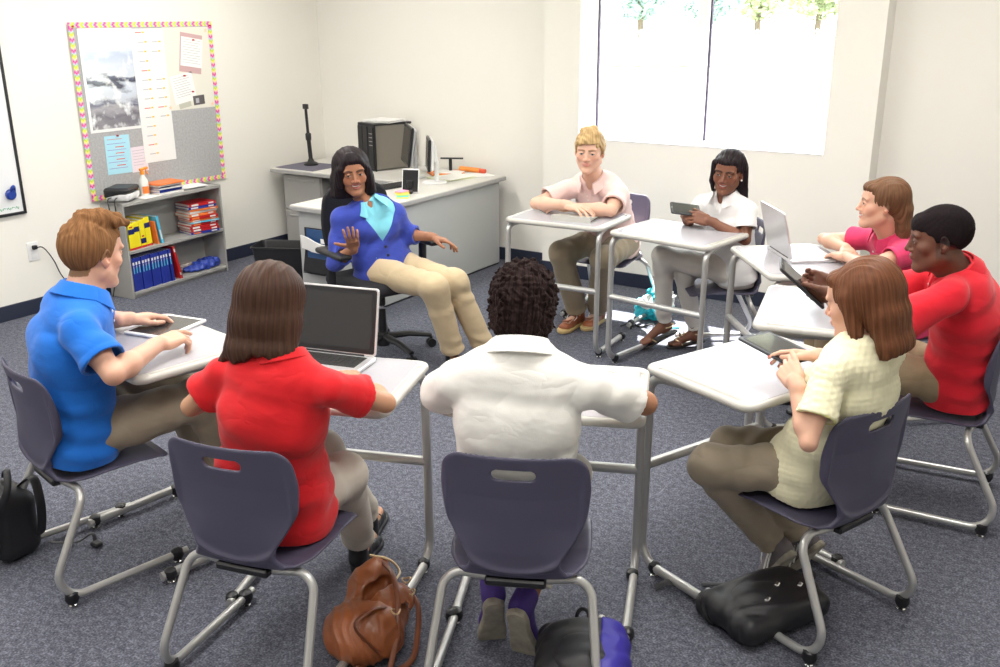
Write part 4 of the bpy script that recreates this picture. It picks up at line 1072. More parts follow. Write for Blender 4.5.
def build_head(g, H, Rm, sp):
    s = sp.get('hs', 1.0); male = sp['male']; mouth = sp.get('mouth', 'closed')
    W = lambda p: H + Rm @ (np.array(p, float) * s)
    def E_(c, r, k=.0, op='u', tilt=None):
        Q = Rm if tilt is None else Rm @ tilt
        g.ell(W(c), np.array(r) * s, Q, k, op)
    def C_(a, b, ra, rb, k=.0, op='u'): g.cone(W(a), W(b), ra * s, rb * s, k, op)
    E_((0, -.014, .034), (.0745, .094, .084))
    E_((0, .030, -.020), (.060, .062, .085), .03)
    jw = .054 if male else .049
    for sx in (-1, 1):
        C_((sx * jw, .004, -.052), (sx * .014, .070, -.095), .020 if male else .017, .0135, .028)
        E_((sx * .044, .058, -.018), (.020, .020, .018), .022)                       # cheek
        E_((sx * .030, .080, .027), (.024, .009, .0065), .010)                        # brow
    E_((0, .076, -.094), (.019 if male else .015, .016, .015), .022)                   # chin
    E_((0, .067, .050), (.048, .018, .034), .03)                                       # forehead
    E_((0, .078, -.050), (.026, .017, .022), .018)                                     # muzzle
    C_((0, .088, .016), (0, .106, -.020), .0065, .0085, .011)                           # nose ridge
    E_((0, .107, -.026), (.0100, .0100, .0085), .008)
    nw = sp.get('nosew', .0135)
    for sx in (-1, 1):
        E_((sx * nw, .096, -.029), (.0072, .0090, .0068), .006)
        E_((sx * .0065, .103, -.0355), (.003, .0035, .003), .002, 's')
        # sockets, lids, lid opening
        E_((sx * .0315, .097, .009), (.019, .017, .0125), .010, 's')
        E_((sx * .0315, .0785, .006), (.0146, .0146, .0140), .003)
        op_ = sp.get('eyeopen', .0054)
        E_((sx * .0315, .0935, .0050), (.0128, .013, op_), .0012, 's')
        # ears
        if sp.get('ears', True):
            a = R(14); T_ = np.array([[math.cos(sx * .35), -math.sin(sx * .35), 0], [math.sin(sx * .35), math.cos(sx * .35), 0], [0, 0, 1]]).T
            E_((sx * .0775, -.006, -.001), (.0085, .0175, .030), .006, 'u', T_)
            E_((sx * .0835, -.001, .003), (.0055, .0095, .018), .004, 's', T_)
            E_((sx * .0745, -.001, -.026), (.0065, .009, .009), .005)
    # lips
    lz = -.0540; full = sp.get('lips', 1.0)
    if mouth == 'closed':
        E_((0, .0935, lz + .0035), (.0215, .0085, .0042 * full), .003); E_((0, .0925, lz - .0052), (.0180, .0090, .0050 * full), .003)
        C_((-.021, .0985, lz - .0005), (0, .1035, lz - .0008), .0012, .0014, .0015, 's'); C_((.021, .0985, lz - .0005), (0, .1035, lz - .0008), .0012, .0014, .0015, 's')
    else:
        o_ = .0062 if mouth == 'open' else .0048
        for t in np.linspace(-1, 1, 7):
            zc = lz + .006 * t * t - .001; yc = .0930 - .010 * t * t
            E_((t * .021, yc, zc + o_ + .002), (.0065, .0075, .0034 * full), .003); E_((t * .019, yc - .001, zc - o_ * (1 - t * t) - .0032), (.0065, .0078, .0040 * full), .003)
        for t in np.linspace(-1, 1, 7):
            zc = lz + .006 * t * t - .001; yc = .0955 - .010 * t * t
            E_((t * .0215, yc, zc), (.0055, .0110, o_ * (1 - .45 * t * t)), .0015, 's')
        for sx in (-1, 1): E_((sx * .040, .066, -.034), (.016, .013, .014), .012)     # smile cheeks
def paint_head(V, H, Rm, sp):
    s = sp.get('hs', 1.0)
    L = (V - H) @ Rm / s; x, y, z = L[:, 0], L[:, 1], L[:, 2]; ax = np.abs(x)
    sk = np.array(sp['skin']); C = np.tile(sk, (len(V), 1))
    near = (np.abs(L) < .16).all(1)
    def mix(mask, col, a=1.0):
        m = (np.clip(mask, 0, 1) * near * a)[:, None]; C[:] = C * (1 - m) + np.array(col) * m
    sm = lambda d, w_: np.clip(.5 - d / w_, 0, 1)
    blush = np.array([sk[0] * 1.05, sk[1] * .78, sk[2] * .74])
    mix(np.exp(-(((ax - .042) / .022) ** 2 + ((z + .022) / .02) ** 2)) * (y > .03), blush, .55)
    mix(np.exp(-((x / .012) ** 2 + ((z + .026) / .012) ** 2)) * (y > .09), blush, .45)
    mix((ax > .070) * (np.abs(z) < .04) * (y > -.03) * (y < .02) * 1.0, blush, .4)
    lz = -.0540
    d = np.sqrt((x / .0235) ** 2 + ((z - lz + .0005 - (.25 * ax if sp.get('mouth', 'closed') != 'closed' else 0)) / (.0115 if sp.get('mouth', 'closed') == 'closed' else .0160)) ** 2) - 1
    mix(sm(d, .25) * (y > .075), sp['lip'], .85)
    if sp.get('mouth', 'closed') != 'closed':
        d = np.sqrt((x / .021) ** 2 + ((z - lz + .001 - .25 * ax) / .0062) ** 2) - 1; mix(sm(d, .3) * (y > .07) * (y < .0905), (.12, .025, .025), .9)
    # brows
    bz = .0245 + .006 * np.sin(np.clip((ax - .012) / .042, 0, 1) * 2.6); th = .0040 * (1 - .5 * np.clip((ax - .03) / .025, 0, 1)) * sp.get('browt', 1)
    mix(sm(np.abs(z - bz) - th, .003) * (ax > .010) * (ax < .053) * (y > .04), sp['brow'], .85)
    # eyelid crease shading is geometry; lash edge colour
    if 'scalp' in sp: mix(sp['scalp'](x, y, z), sp['hair'], .95)
    if 'beard' in sp: mix(sp['beard'](x, y, z), sp['brow'], .6)
    return C
def make_eyes(H, Rm, sp, root):
    s = sp.get('hs', 1.0); gz = sp.get('gaze', (0, 1, -.05))
    for sx in (-1, 1):
        c = H + Rm @ (np.array((sx * .0315, .0785, .006)) * s); r = .0128 * s
        n1, n2 = 20, 28; V = []; F = []
        f = unit(Rm @ unit(gz)); u = unit(np.cross(f, (0, 0, 1) if abs(f[2]) < .9 else (1, 0, 0))); v = np.cross(u, f)
        for i in range(n1 + 1):
            t = math.pi * i / n1
            for k in range(n2):
                a = 2 * math.pi * k / n2; V.append(c + r * (f * math.cos(t) + (u * math.cos(a) + v * math.sin(a)) * math.sin(t)))
        V = np.array(V); Q = np.array([(i * n2 + k, i * n2 + (k + 1) % n2, (i + 1) * n2 + (k + 1) % n2, (i + 1) * n2 + k) for i in range(n1) for k in range(n2)])
        iris = np.array(sp.get('iris', (.06, .03, .015)))
        def col(P):
            cs = ((P - c) @ f) / r; C = np.tile(np.array([.62, .60, .58]), (len(P), 1))
            C[cs > .86] = iris; C[cs > .975] = (.01, .01, .01); return C
        mesh_from('eye', [(V, np.zeros((0, 3), int), Q)], M['eye'], root, col)
        b = MB(); pts = []
        for k in range(9):
            t = -1 + k / 4; lx = t * .0130; lz_ = .0052 + sp.get('eyeopen', .0054) * math.sqrt(max(0, 1 - t * t)) * .95
            ly = math.sqrt(max(.0149 ** 2 - lx ** 2 - (lz_ - .006) ** 2, 0)); pts.append(H + Rm @ (np.array((sx * .0315 + lx, .0785 + ly, lz_)) * s))
        b.tube(pts, [.0005] + [.0011] * 7 + [.0005], 6); b.build('eyelashes', M['lash'], root, smooth=True)
    if sp.get('mouth', 'closed') != 'closed':
        b = MB(); vs = []; fs = []
        for k in range(9):
            t = -1 + k / 4; zc = -.0540 + .006 * t * t + .0005
            for dz in (.0050, -.0030): vs.append(H + Rm @ (np.array((t * .0205, .0935 - .009 * t * t, zc + dz)) * s))
            for dz in (.0048, -.0015): vs.append(H + Rm @ (np.array((t * .0185, .0850 - .009 * t * t, zc + dz)) * s))
        for k in range(8):
            a = 4 * k; c_ = a + 4
            fs += [(a, a + 1, c_ + 1, c_), (a + 2, c_ + 2, c_ + 3, a + 3), (a, c_, c_ + 2, a + 2), (a + 1, a + 3, c_ + 3, c_ + 1)]
        b.add(vs, fs); b.build('teeth', M['tooth'], root)

FL = [(.041, .026, .021), (.045, .029, .022), (.042, .027, .022), (.033, .021, .019)]
FX = [.0300, .0102, -.0095, -.0280]; FY = [.088, .092, .087, .079]
def build_hand(g, Wp, d, n, side, hd, s=1.0, paint=None):
    """d: towards fingers, n: back of hand, side: 'L' or 'R'"""
    d = unit(d); n = unit(np.array(n) - d * np.dot(n, d)); tx = np.cross(d, n) * (-1 if side == 'R' else 1)
    W = lambda x, y, z: np.array(Wp) + (tx * x + d * y + n * z) * s
    Q = np.stack([tx, d, n], 1)
    if np.linalg.det(Q) < 0: Q = np.stack([-tx, d, n], 1)
    k = .008 * s
    g.cone(W(0, -.03, 0), W(0, .012, 0), .0235 * s, .0225 * s, .012)
    g.rbox(W(.001, .050, -.001), np.array((.036, .044, .0125)) * s, .012 * s, Q, .010)
    g.ell(W(.024, .030, -.010), np.array((.016, .028, .013)) * s, Q, .010); g.ell(W(-.024, .035, -.009), np.array((.013, .032, .012)) * s, Q, .010)
    curl = hd.get('curl', (22, 28, 16)); spread = hd.get('spread', 4)
    for i in range(4):
        c = curl[i] if hasattr(curl[0], '__len__') else curl
        sa = R((1.5 - i) * spread); a = 0.0
        fd = unit(tx * math.sin(sa) + d * math.cos(sa))
        p = W(FX[i], FY[i] - .012, 0); r0 = .0095 * s * (1 if i < 3 else .88)
        g.cone(W(FX[i] * .7, .03, 0), p, .010 * s, r0, k)
        b_ = W(FX[i], FY[i], 0); g.cone(p, b_, r0, r0, k * .6); p = b_
        rr = [r0, r0 * .92, r0 * .84, r0 * .72]
        for j in range(3):
            a += R(c[j]); v = fd * math.cos(a) - n * math.sin(a); q = p + v * FL[i][j] * s
            g.cone(p, q, rr[j], rr[j + 1], .0025 * s); p = q
        if paint is not None: paint.append((p + (n * math.cos(a) + fd * math.sin(a)) * .005 * s - v * .002 * s, v))
    th = hd.get('thumb', (38, 18, 20)); opp = hd.get('opp', 25)
    a = R(th[0]); o_ = R(opp); v = unit(tx * math.sin(a) * math.cos(o_) + d * math.cos(a) - n * math.sin(a) * math.sin(o_))
    p = W(.020, .018, -.006); q = p + v * .044 * s; g.cone(p, q, .0150 * s, .0118 * s, k)
    for j, L_ in enumerate((.031, .026)):
        ax_ = unit(np.cross(v, d) + 1e-6); ang = R(th[j + 1]); v = unit(v * math.cos(ang) + np.cross(ax_, v) * math.sin(ang))
        p = q; q = p + v * L_ * s; g.cone(p, q, (.0112, .0102)[j] * s, (.0102, .0082)[j] * s, .003 * s)
    return q

def person(sp, J):
    J = {k: np.array(v, float) for k, v in J.items()}; J['P'][2] -= .030
    male = sp['male']; P, Nn, H = J['P'], J['N'], J['H']
    root = empty('person', (P[0], P[1], 0), label=sp['label'], cat='person'); ro = np.array([P[0], P[1], 0])
    up = unit(Nn - P); ty = R(sp['yaw']); hy = R(sp.get('hipyaw', sp['yaw']))
    tr_ = unit(np.array([math.sin(ty), -math.cos(ty), sp.get('slope', 0)])); hr_ = np.array([math.sin(hy), -math.cos(hy), 0])
    tf = unit(np.cross(up, tr_)); Rm = head_frame(*sp['head'])
    bw = sp.get('bw', 1.0); hj = .085
    hipL, hipR = P - hr_ * hj, P + hr_ * hj
    sl = sp.get('slouch', .02)
    if male: A_ = np.array([.160, .143, .160, .150, .09]) * bw; B_ = np.array([.115, .102, .112, .090, .065]) * bw
    else: A_ = np.array([.165, .124, .140, .128, .075]) * bw; B_ = np.array([.112, .090, .098, .078, .055]) * bw
    lp = lambda t, o=0: P + (Nn - P) * t - tf * sl * o
    TP = [lp(-.02), lp(.34, 1), lp(.66, 1.2), lp(.86, .5), lp(.97)]
    TS = [hr_, unit(hr_ + tr_), tr_, tr_, tr_]
    ua, fa = (.0445, .0375) if male else (.0365, .0315)
    ua *= sp.get('armw', 1); fa *= sp.get('armw', 1)
    neckr = (.056, .051) if male else (.047, .042)
    nb = H + Rm @ np.array((0, -.022, -.062))
    pts = [P, Nn, H] + [J[k + s_] for k in 'SEW' for s_ in 'LR']
    tips = [J['W' + s_] + unit(sp['hand' + s_]['dir']) * .19 for s_ in 'LR']
    A0 = np.array(pts + tips); lo = A0.min(0) - .10; hi = A0.max(0) + .10; lo[2] = max(lo[2], P[2] - .02); hi[2] = H[2] + .16
    g = G(lo, hi, .0031)
    def torso(g, pad=0.0, bust=True):
        A2, B2 = A_.copy(), B_.copy()
        if pad > 0: A2[1] = max(A_[1], A_[2] * (.94 if male else .92)); B2[1] = B_[2] * (.98 if male else .94)
        g.sweep(TP, A2, B2, TS, k=.02, p=2.3, pad=pad)
        for s_, sg in (('L', -1), ('R', 1)):
            S = J['S' + s_]
            g.cone(Nn - up * .045 + tr_ * sg * .05, S - up * .002, .050 * bw + pad, ua + .001 + pad * .8, .030)
            if not male and bust: g.ell(lp(.66, 1.2) + tf * (B_[2] * .72) + tr_ * sg * .062, (.052 + pad, .046 + pad, .052 + pad), np.stack([tr_, tf, up], 1), .03)
        if male: g.ell(lp(.74, .8) + tf * .045, (.12 * bw + pad, .065 + pad, .09 + pad), np.stack([tr_, tf, up], 1), .03)
    torso(g, -.007)
    g.cone(Nn - up * .03, nb, neckr[0], neckr[1], .025)
    g.cone(Nn - up * .01 + tf * .012, H + Rm @ np.array((0, .012, -.075)), neckr[0] * .80, neckr[1] * .82, .02)
    for s_ in 'LR':
        S, E, W = J['S' + s_], J['E' + s_], J['W' + s_]
        g.cone(S, S + (E - S) * .5, ua - .004, ua - .006, .02); g.cone(S + (E - S) * .4, E, ua - .005, fa - .003, .02)
        g.cone(E, E + (W - E) * .30, fa - .004, fa + .001, .007); g.cone(E + (W - E) * .28, W, fa + .001, .0245 if male else .0215, .015)
    build_head(g, H, Rm, sp)
    nails = []
    hs_ = (.97 if male else .88) * sp.get('handscale', 1)
    for s_ in 'LR':
        h_ = sp['hand' + s_]; build_hand(g, J['W' + s_], h_['dir'], h_['back'], s_, h_, hs_, nails)
    # legs of the body (inside the trousers)
    lo2 = np.array([P, J['KL'], J['KR'], J['AL'], J['AR'], hipL, hipR]).min(0) - .12; hi2 = np.array([P, J['KL'], J['KR'], J['AL'], J['AR'], hipL, hipR]).max(0) + .12
    g2 = G(lo2, hi2, .0075 if 'barefoot' not in sp else .0045)
    g2.ell(P, (.13 * bw, .10, .09), None); 
    for s_, hip in (('L', hipL), ('R', hipR)):
        K, A = J['K' + s_], J['A' + s_]
        g2.cone(hip, K, .070 * bw, .046, .02); g2.cone(K, K + (A - K) * .35, .044, .047, .02); g2.cone(K + (A - K) * .3, A, .046, .030 if male else .026, .02)
        fy = sp['foot' + s_]
        fd = np.array([math.cos(R(fy[0])) * math.cos(R(fy[1])), math.sin(R(fy[0])) * math.cos(R(fy[1])), math.sin(R(fy[1]))])
        if 'barefoot' in sp:
            fr_ = unit(np.cross(fd, (0, 0, 1)))
            g2.cone(A + np.array([0, 0, -.035]) - fd * .03, A + np.array([0, 0, -.035]), .026, .028, .02); g2.cone(A + fd * .02 + np.array([0, 0, -.02]), A + fd * .12 + np.array([0, 0, -.052]), .030, .018, .02)
            for t in range(5): 
                b0 = A + fd * .10 + fr_ * (.026 - .013 * t) + np.array([0, 0, -.055]); g2.cone(b0, b0 + fd * (.052 - .006 * abs(t - (1 if s_ == 'R' else 3))), .012, .0085, .008)
        elif fy[1] > -30: g2.cone(A - fd * .02 + np.array([0, 0, -.03]), A + fd * .12 + np.array([0, 0, -.045]), .028, .024, .02)
    nc = sp.get('nails')
    def col(V):
        C = paint_head(V, H, Rm, sp)
        if nc:
            for p, v in nails:
                m = ((V - p) ** 2).sum(1) < .0075 ** 2; C[m] = nc
        return C
    pr_ = [g.verts(), g2.verts()]
    v0 = [(v - ro, t, q) for v, t, q in pr_]
    body = mesh_from('body', v0, M['skin'], root, lambda V: col(V + ro))
    def part(name, gg, m, colf=None, parent=None):
        v, t, q = gg.verts(); return mesh_from(name, [(v - ro, t, q)], m, parent or root, colf)
    e_ = empty('tmp'); make_eyes(H - ro, Rm, sp, root); bpy.data.objects.remove(e_)
    # ---------------- upper clothing
    def sleeve(g, s_, f, pad, flare=.0):
        """f<=1 along upper arm; f>1 continues on forearm"""
        S, E, W = J['S' + s_], J['E' + s_], J['W' + s_]
        if f <= 1:
            a, b = S, S + (E - S) * f; r0, r1 = ua + .002 + pad * .7, ua + pad + flare
            segs = [(a, b, r0, r1)]
        else:
            b = E + (W - E) * (f - 1); g.cone(S, E, ua + .004 + pad, fa + pad + .002, .03); a = E; r0, r1 = fa + pad + .002, fa + pad - .006 + flare
            segs = [(a, b, r0, r1)]
        a, b, r0, r1 = segs[0]; dv = unit(b - a); b2 = b + dv * .03
        ba = b2 - a; L2 = ba @ ba
        def fcn(x, y, z):
            px, py, pz = x - F4(a[0]), y - F4(a[1]), z - F4(a[2])
            al = px * F4(dv[0]) + py * F4(dv[1]) + pz * F4(dv[2])
            t = np.clip(al / F4(math.sqrt(L2)), 0, 1); al2 = t * F4(math.sqrt(L2))
            rad = np.sqrt((px - al2 * F4(dv[0])) ** 2 + (py - al2 * F4(dv[1])) ** 2 + (pz - al2 * F4(dv[2])) ** 2)
            d = rad - (F4(r0) + t * F4(r1 - r0))
            hem = np.clip((al - F4(np.linalg.norm(b - a) - .022)) / F4(.002), 0, 1) * F4(.0016)
            return smax(d - hem, al - F4(np.linalg.norm(b - a)), .003)
        g.put(fcn, (a + b2) / 2, np.abs(ba) / 2 + max(r0, r1) + .04, .025)
        return (b - dv * .012, b + dv * .02, r1 - .0130, r1 - .0115)
    def folds(g, amp=.0028, seed=1):
        c_ = (P + Nn) / 2
        def f(x, y, z):
            h_ = (x - F4(P[0])) * F4(up[0]) + (y - F4(P[1])) * F4(up[1]) + (z - F4(P[2])) * F4(up[2])
            low = np.exp(-((h_ - F4(.10)) / F4(.13)) ** 2)
            n_ = wob(x, y, z, seed, 9); n2 = wob(x, y, z, seed + 5, 17)
            u_ = x * F4(tr_[0]) + y * F4(tr_[1])
            rid = np.sin(h_ * F4(62) + n_ * F4(2.6) + u_ * F4(14)); rid2 = np.sin(h_ * F4(34) + n2 * F4(2.2) - u_ * F4(30))
            return F4(amp) * (rid * (F4(.35) + low) * F4(1.1) + n2 * F4(.9) + rid2 * F4(.7))
        g.put(f, c_, (1, 1, 1), 0, '+')
    def collar(g, r0, w0=-.012, w1=.030, slope=.42, th=.0032, gap=26, drop=.022, c=None):
        c = Nn + tf * .010 + up * .012 if c is None else c; nx = unit(unit(nb - Nn) * .6 + up * .4); rr = unit(tr_ - nx * (tr_ @ nx)); ff = np.cross(nx, rr)
        def f(x, y, z):
            px, py, pz = x - F4(c[0]), y - F4(c[1]), z - F4(c[2])
            u_ = px * F4(rr[0]) + py * F4(rr[1]) + pz * F4(rr[2]); v_ = px * F4(ff[0]) + py * F4(ff[1]) + pz * F4(ff[2]); w_ = px * F4(nx[0]) + py * F4(nx[1]) + pz * F4(nx[2])
            rad = np.sqrt(u_ * u_ + v_ * v_); an = np.abs(np.arctan2(u_, v_)) * F4(57.3)
            fr_ = np.clip((F4(75) - an) / F4(50), 0, 1)
            rt_ = F4(r0) + (F4(w1) - w_) * F4(slope) + fr_ * F4(.004)
            wl = F4(w0) - F4(drop) * fr_
            d = smax(np.abs(rad - rt_) - F4(th), np.maximum(wl - w_, w_ - F4(w1) + fr_ * F4(.012)), .002)
            return np.maximum(d, (F4(gap) - an) * F4(.0012) + np.maximum(w_ * 0, 0))
        g.put(f, c, .14, .0)
    tl, th_ = np.array(pts).min(0) - .13, np.array(pts).max(0) + .13
    tl[2] = P[2] - .09; th_[2] = Nn[2] + .07
    kind = sp['top']; hem_t = sp.get('hem', -.10)
    def top_mesh(name, m, pad, f, flare, cut=hem_t, neck=True, vee=None, fold=.0026, seed=1, voxel=.0042):
        g = G(tl, th_, voxel); torso(g, pad)
        g.sweep([lp(-.22), lp(-.02), lp(.2, .6)], [A_[0] + .006, A_[0] + .004, A_[0] * .96], [B_[0] + .004, B_[0] + .004, B_[0] * .95], [hr_, hr_, hr_], .03, 2.3, pad=pad * .8)
        cv = [sleeve(g, s_, f, pad, flare) for s_ in 'LR']
        if fold: folds(g, fold, seed)
        for c_ in cv: g.cone(*c_, 0, 's')
        pl_ = lp(cut); g.plane(pl_, -up, .003, P, (.3, .3, .2))
        g.cone(Nn - up * .01 + tf * .005, nb + (nb - Nn), neckr[0] + .004, neckr[0] + .006, .004, 's')
        if vee:
            for a, b, ra, rb in vee: g.cone(a, b, ra, rb, .004, 's')
        return g
    if kind == 'polo':
        vd = sp.get('vdepth', .075)
        fr0 = Nn + tf * (B_[3] * .55 + .035) + up * .02; fr1 = lp(1) - up * (.02 + vd) + tf * (B_[3] + .012)
        g = top_mesh('shirt', None, .0115, sp.get('sleevef', .66), sp.get('flare', .012), vee=[(fr0, fr1, .030, .004)], seed=sp.get('seed', 1), fold=sp.get('fold', .0026))
        shirt = part('shirt', g, sp['topm'])
        g = G(Nn - .14, Nn + .14, .0028); collar(g, neckr[0] + .012, w1=sp.get('cw', .036), slope=.55 if male else .5); part('collar', g, sp['topm'], parent=shirt)
        # placket with buttons
        if sp.get('placket', True):
            b = MB()
            for k in range(2):
                p = fr1 + (fr0 - fr1) * (.12 + .3 * k) + tr_ * .010 + tf * .006; b.ms = []
                q = MB(); q.lathe([(.0045, 0), (.0045, .002), (.003, .003)], 10, M=Matrix.Translation(Vector(p - ro)) @ Vector(tf).to_track_quat('Z', 'Y').to_matrix().to_4x4()); q.build('button', M['white'], shirt, smooth=True)
    elif kind == 'knit':
        g = top_mesh('top', None, .012, .62, .012, fold=.0018, seed=3)
        # waffle relief and ribbed bands
        def waf(x, y, z): return F4(-.0016) * (np.abs(np.sin(x * F4(190))) + np.abs(np.sin(y * F4(190))) + np.abs(np.sin(z * F4(190))))
        g.put(waf, (P + Nn) / 2, (1, 1, 1), 0, '+')
        top = part('knitted_top', g, sp['topm'])
        for s_ in 'LR':
            S, E = J['S' + s_], J['E' + s_]; b_ = S + (E - S) * .62; dv = unit(E - S)
            g = G(b_ - .09, b_ + .09, .003); g.cone(b_ - dv * .022, b_ + dv * .004, ua + .0225, ua + .0225); g.plane(b_ + dv * .005, dv); g.plane(b_ - dv * .02, -dv); g.cone(b_ - dv * .05, b_ + dv * .05, ua + .017, ua + .017, 0, 's')
            part('cuff_band', g, sp['bandm'], parent=top)
        g = G(P - .25, P + .25, .0045); g.sweep([lp(-.14), lp(.04)], [A_[0] + .019] * 2, [B_[0] + .019] * 2, [hr_] * 2, 0, 2.3); g.plane(lp(.02), up); g.plane(lp(-.115), -up); part('waist_band', g, sp['bandm'], parent=top)
        g = G(Nn - .13, Nn + .13, .003); c0 = Nn + up * .0; g.sweep([c0 - up * .012, c0 + up * .012], [neckr[0] + .022, neckr[0] + .012], [neckr[0] + .022, neckr[0] + .012], [tr_, tr_]); g.plane(c0 + up * .014, up); g.plane(c0 - up * .012, -up); g.cone(c0 - up * .05, c0 + up * .06, neckr[0] + .010, neckr[0] + .006, 0, 's'); part('neck_band', g, sp['bandm'], parent=top)
    elif kind == 'cardigan':
        fr0 = Nn + tf * (B_[3] * .6 + .03) + up * .015; fr1 = lp(.83) + tf * (B_[3] + .01)
        g = top_mesh('shirt', None, .009, .7, .0, vee=[(fr0, fr1, .027, .004)], fold=.0015)
        shirt = part('shirt', g, sp['shirtm'])
        g = G(Nn - .15, Nn + .15, .0028); collar(g, neckr[0] + .004, w0=-.016, w1=.034, slope=.75, gap=30, drop=.045); part('collar', g, sp['shirtm'], parent=shirt)
        v0 = Nn + tf * .09 + up * .02; v1 = lp(.47) + tf * (B_[1] + .045)
        g = top_mesh('cardigan', None, .0165, 1.42, .010, cut=-.16, fold=.0028, seed=4)
        # deep V of even slope
        def vee(x, y, z):
            px, py, pz = x - F4(v1[0]), y - F4(v1[1]), z - F4(v1[2])
            h_ = px * F4(up[0]) + py * F4(up[1]) + pz * F4(up[2]); u_ = px * F4(tr_[0]) + py * F4(tr_[1]) + pz * F4(tr_[2]); f_ = (x - F4(lp(.6)[0])) * F4(tf[0]) + (y - F4(lp(.6)[1])) * F4(tf[1])
            return np.maximum(np.abs(u_ + F4(.004)) - np.minimum(h_ * F4(.62), F4(.088)), -f_ + F4(-.02))
        g.put(vee, (P + Nn) / 2 + up * .1, (.4, .4, .4), .003, 's')
        card = part('cardigan', g, sp['topm'])
        for k in range(4):
            p = lp(.41 - .13 * k) + tf * (B_[1] + .0250 + (.006 if k > 1 else 0)) - tr_ * .004
            q = MB(); q.lathe([(.008, 0), (.0085, .003), (.006, .004)], 14, M=Matrix.Translation(Vector(p - ro)) @ Vector(tf).to_track_quat('Z', 'Y').to_matrix().to_4x4()); q.build('button', M['button'], card, smooth=True)
    # ---------------- trousers
    pm_ = sp['pants']; ext = np.array([P, J['KL'], J['KR'], J['AL'], J['AR']]); g = G(ext.min(0) - .17, ext.max(0) + .17, .0048)
    pr0, pr1, pr2 = sp.get('legr', (.088, .070, .062))
    g.sweep([lp(-.22), lp(-.02), lp(.16, .5)], np.array([A_[0], A_[0] + .002, A_[0] * .93]) + .004, np.array([B_[0], B_[0] + .002, B_[0] * .93]) + .004, [hr_, hr_, hr_], 0, 2.3)
    g.plane((0, 0, P[2] - .088), (0, 0, -1), .02, (P[0], P[1], P[2] - .15), (.26, .26, .12))
    for s_, hip in (('L', hipL), ('R', hipR)):
        K, A = J['K' + s_], J['A' + s_]; q = G(g.lo, g.lo, 1.0); q.lo = g.lo; q.h = g.h; q.n = g.n; q.D = np.full(tuple(g.n), 0.2, F4)
        sd_ = unit(K - A); hemp = A + (K - A) * sp.get('hemf', .04)
        q.cone(hip, K, pr0 * bw, pr1, .0); q.cone(K, A, pr1 * .97, pr2, .03)
        # folds round the knee and at the hem
        def kf(x, y, z):
            dk = np.sqrt((x - F4(K[0])) ** 2 + (y - F4(K[1])) ** 2 + (z - F4(K[2])) ** 2)
            da = np.sqrt((x - F4(A[0])) ** 2 + (y - F4(A[1])) ** 2 + (z - F4(A[2])) ** 2)
            n_ = wob(x, y, z, 11 + (s_ == 'L'), 13)
            return F4(.0060) * np.exp(-(dk / F4(.13)) ** 2) * np.sin(dk * F4(75) + n_ * 3) + F4(.0055) * np.exp(-(da / F4(.11)) ** 2) * np.sin(z * F4(85) + n_ * 3) + F4(.0030) * n_
        q.put(kf, (q.lo + q.h * q.n / 2), q.h * q.n, 0, '+')
        q.plane(hemp, -sd_, .002, A, (.16, .16, .16)); q.cone(A - sd_ * .03, hemp + sd_ * .02, pr2 - .010, pr2 - .008, 0, 's')
        g.D = smin(g.D, q.D, F4(.018))
    # creases at the lap
    def lap(x, y, z):
        d_ = np.sqrt((x - F4(P[0])) ** 2 + (y - F4(P[1])) ** 2 + (z - F4(P[2])) ** 2)
        return F4(.0050) * np.exp(-((d_ - F4(.17)) / F4(.09)) ** 2) * np.sin(d_ * F4(70) + wob(x, y, z, 21, 12) * 3)
    g.put(lap, P, (.5, .5, .5), 0, '+')
    part('trousers', g, pm_)
    # ---------------- shoes
    for s_ in 'LR':
        st = sp.get('shoes')
        if not st: continue
        if s_ in sp.get('hide', ''): continue
        yaw_, pit_ = sp['foot' + s_]; A = J['A' + s_]
        Rf = head_frame(yaw_, -pit_, 0); o_ = A + Rf @ np.array((0, .0, -.075 if pit_ > -20 else -.085)) - ro
        if pit_ == 0: o_[2] = .001
        fs_ = 1.0 if male else .90; sg = -1 if s_ == 'L' else 1
        ol = [(.0, -.065), (.026, -.055), (.034, -.02), (.032, .03), (.040, .09), (.046, .13), (.042, .165), (.022, .195), (-.004, .203), (-.028, .190), (-.042, .155), (-.042, .11), (-.034, .05), (-.031, 0), (-.028, -.045)]
        ol = [(x * (1 if sg > 0 else -1), y) for x, y in ol]
        if sg < 0: ol = ol[::-1]
        ol2 = [(p.x, p.y) for p in smooth_pts([(a, b, 0) for a, b in ol] + [(ol[0][0], ol[0][1], 0)], 4)[:-1]]
        Ms = Matrix.Translation(Vector(o_)) @ Matrix(Rf.tolist()).to_4x4() @ Matrix.Scale(fs_, 4)
        b = MB()
        if st['kind'] == 'sandal':
            b.prism(ol2, 0, .012, .003, M=Ms); sh = b.build('sandal_sole', st['sole'], root, smooth=True)
            b = MB(); Mv = lambda p: Ms @ Vector(p)
            b.tube(smooth_pts([Mv((-.034, .10, .012)), Mv((-.018, .125, .042)), Mv((.003, .14, .046)), Mv((.022, .12, .042)), Mv((.036, .10, .012))], 5), .0042, 8)
            b.tube(smooth_pts([Mv((.006, .165, .014)), Mv((.003, .14, .048)), Mv((0, .09, .062)), Mv((0, .05, .082))], 5), .0042, 8)
            b.tube(smooth_pts([Mv((0, .05, .082)), Mv((.030, .015, .072)), Mv((.032, -.03, .062)), Mv((0, -.055, .06)), Mv((-.032, -.03, .062)), Mv((-.030, .015, .072)), Mv((0, .05, .082))], 5), .0042, 8)
            for yy in (.065, .09, .115, .14): b.lathe([(.008, 0), (.007, .005), (.002, .007)], 10, M=Ms @ Matrix.Translation((0, yy, .085 - (yy - .05) * .42)))
            b.build('sandal_strap', st['upper'], root, smooth=True); continue
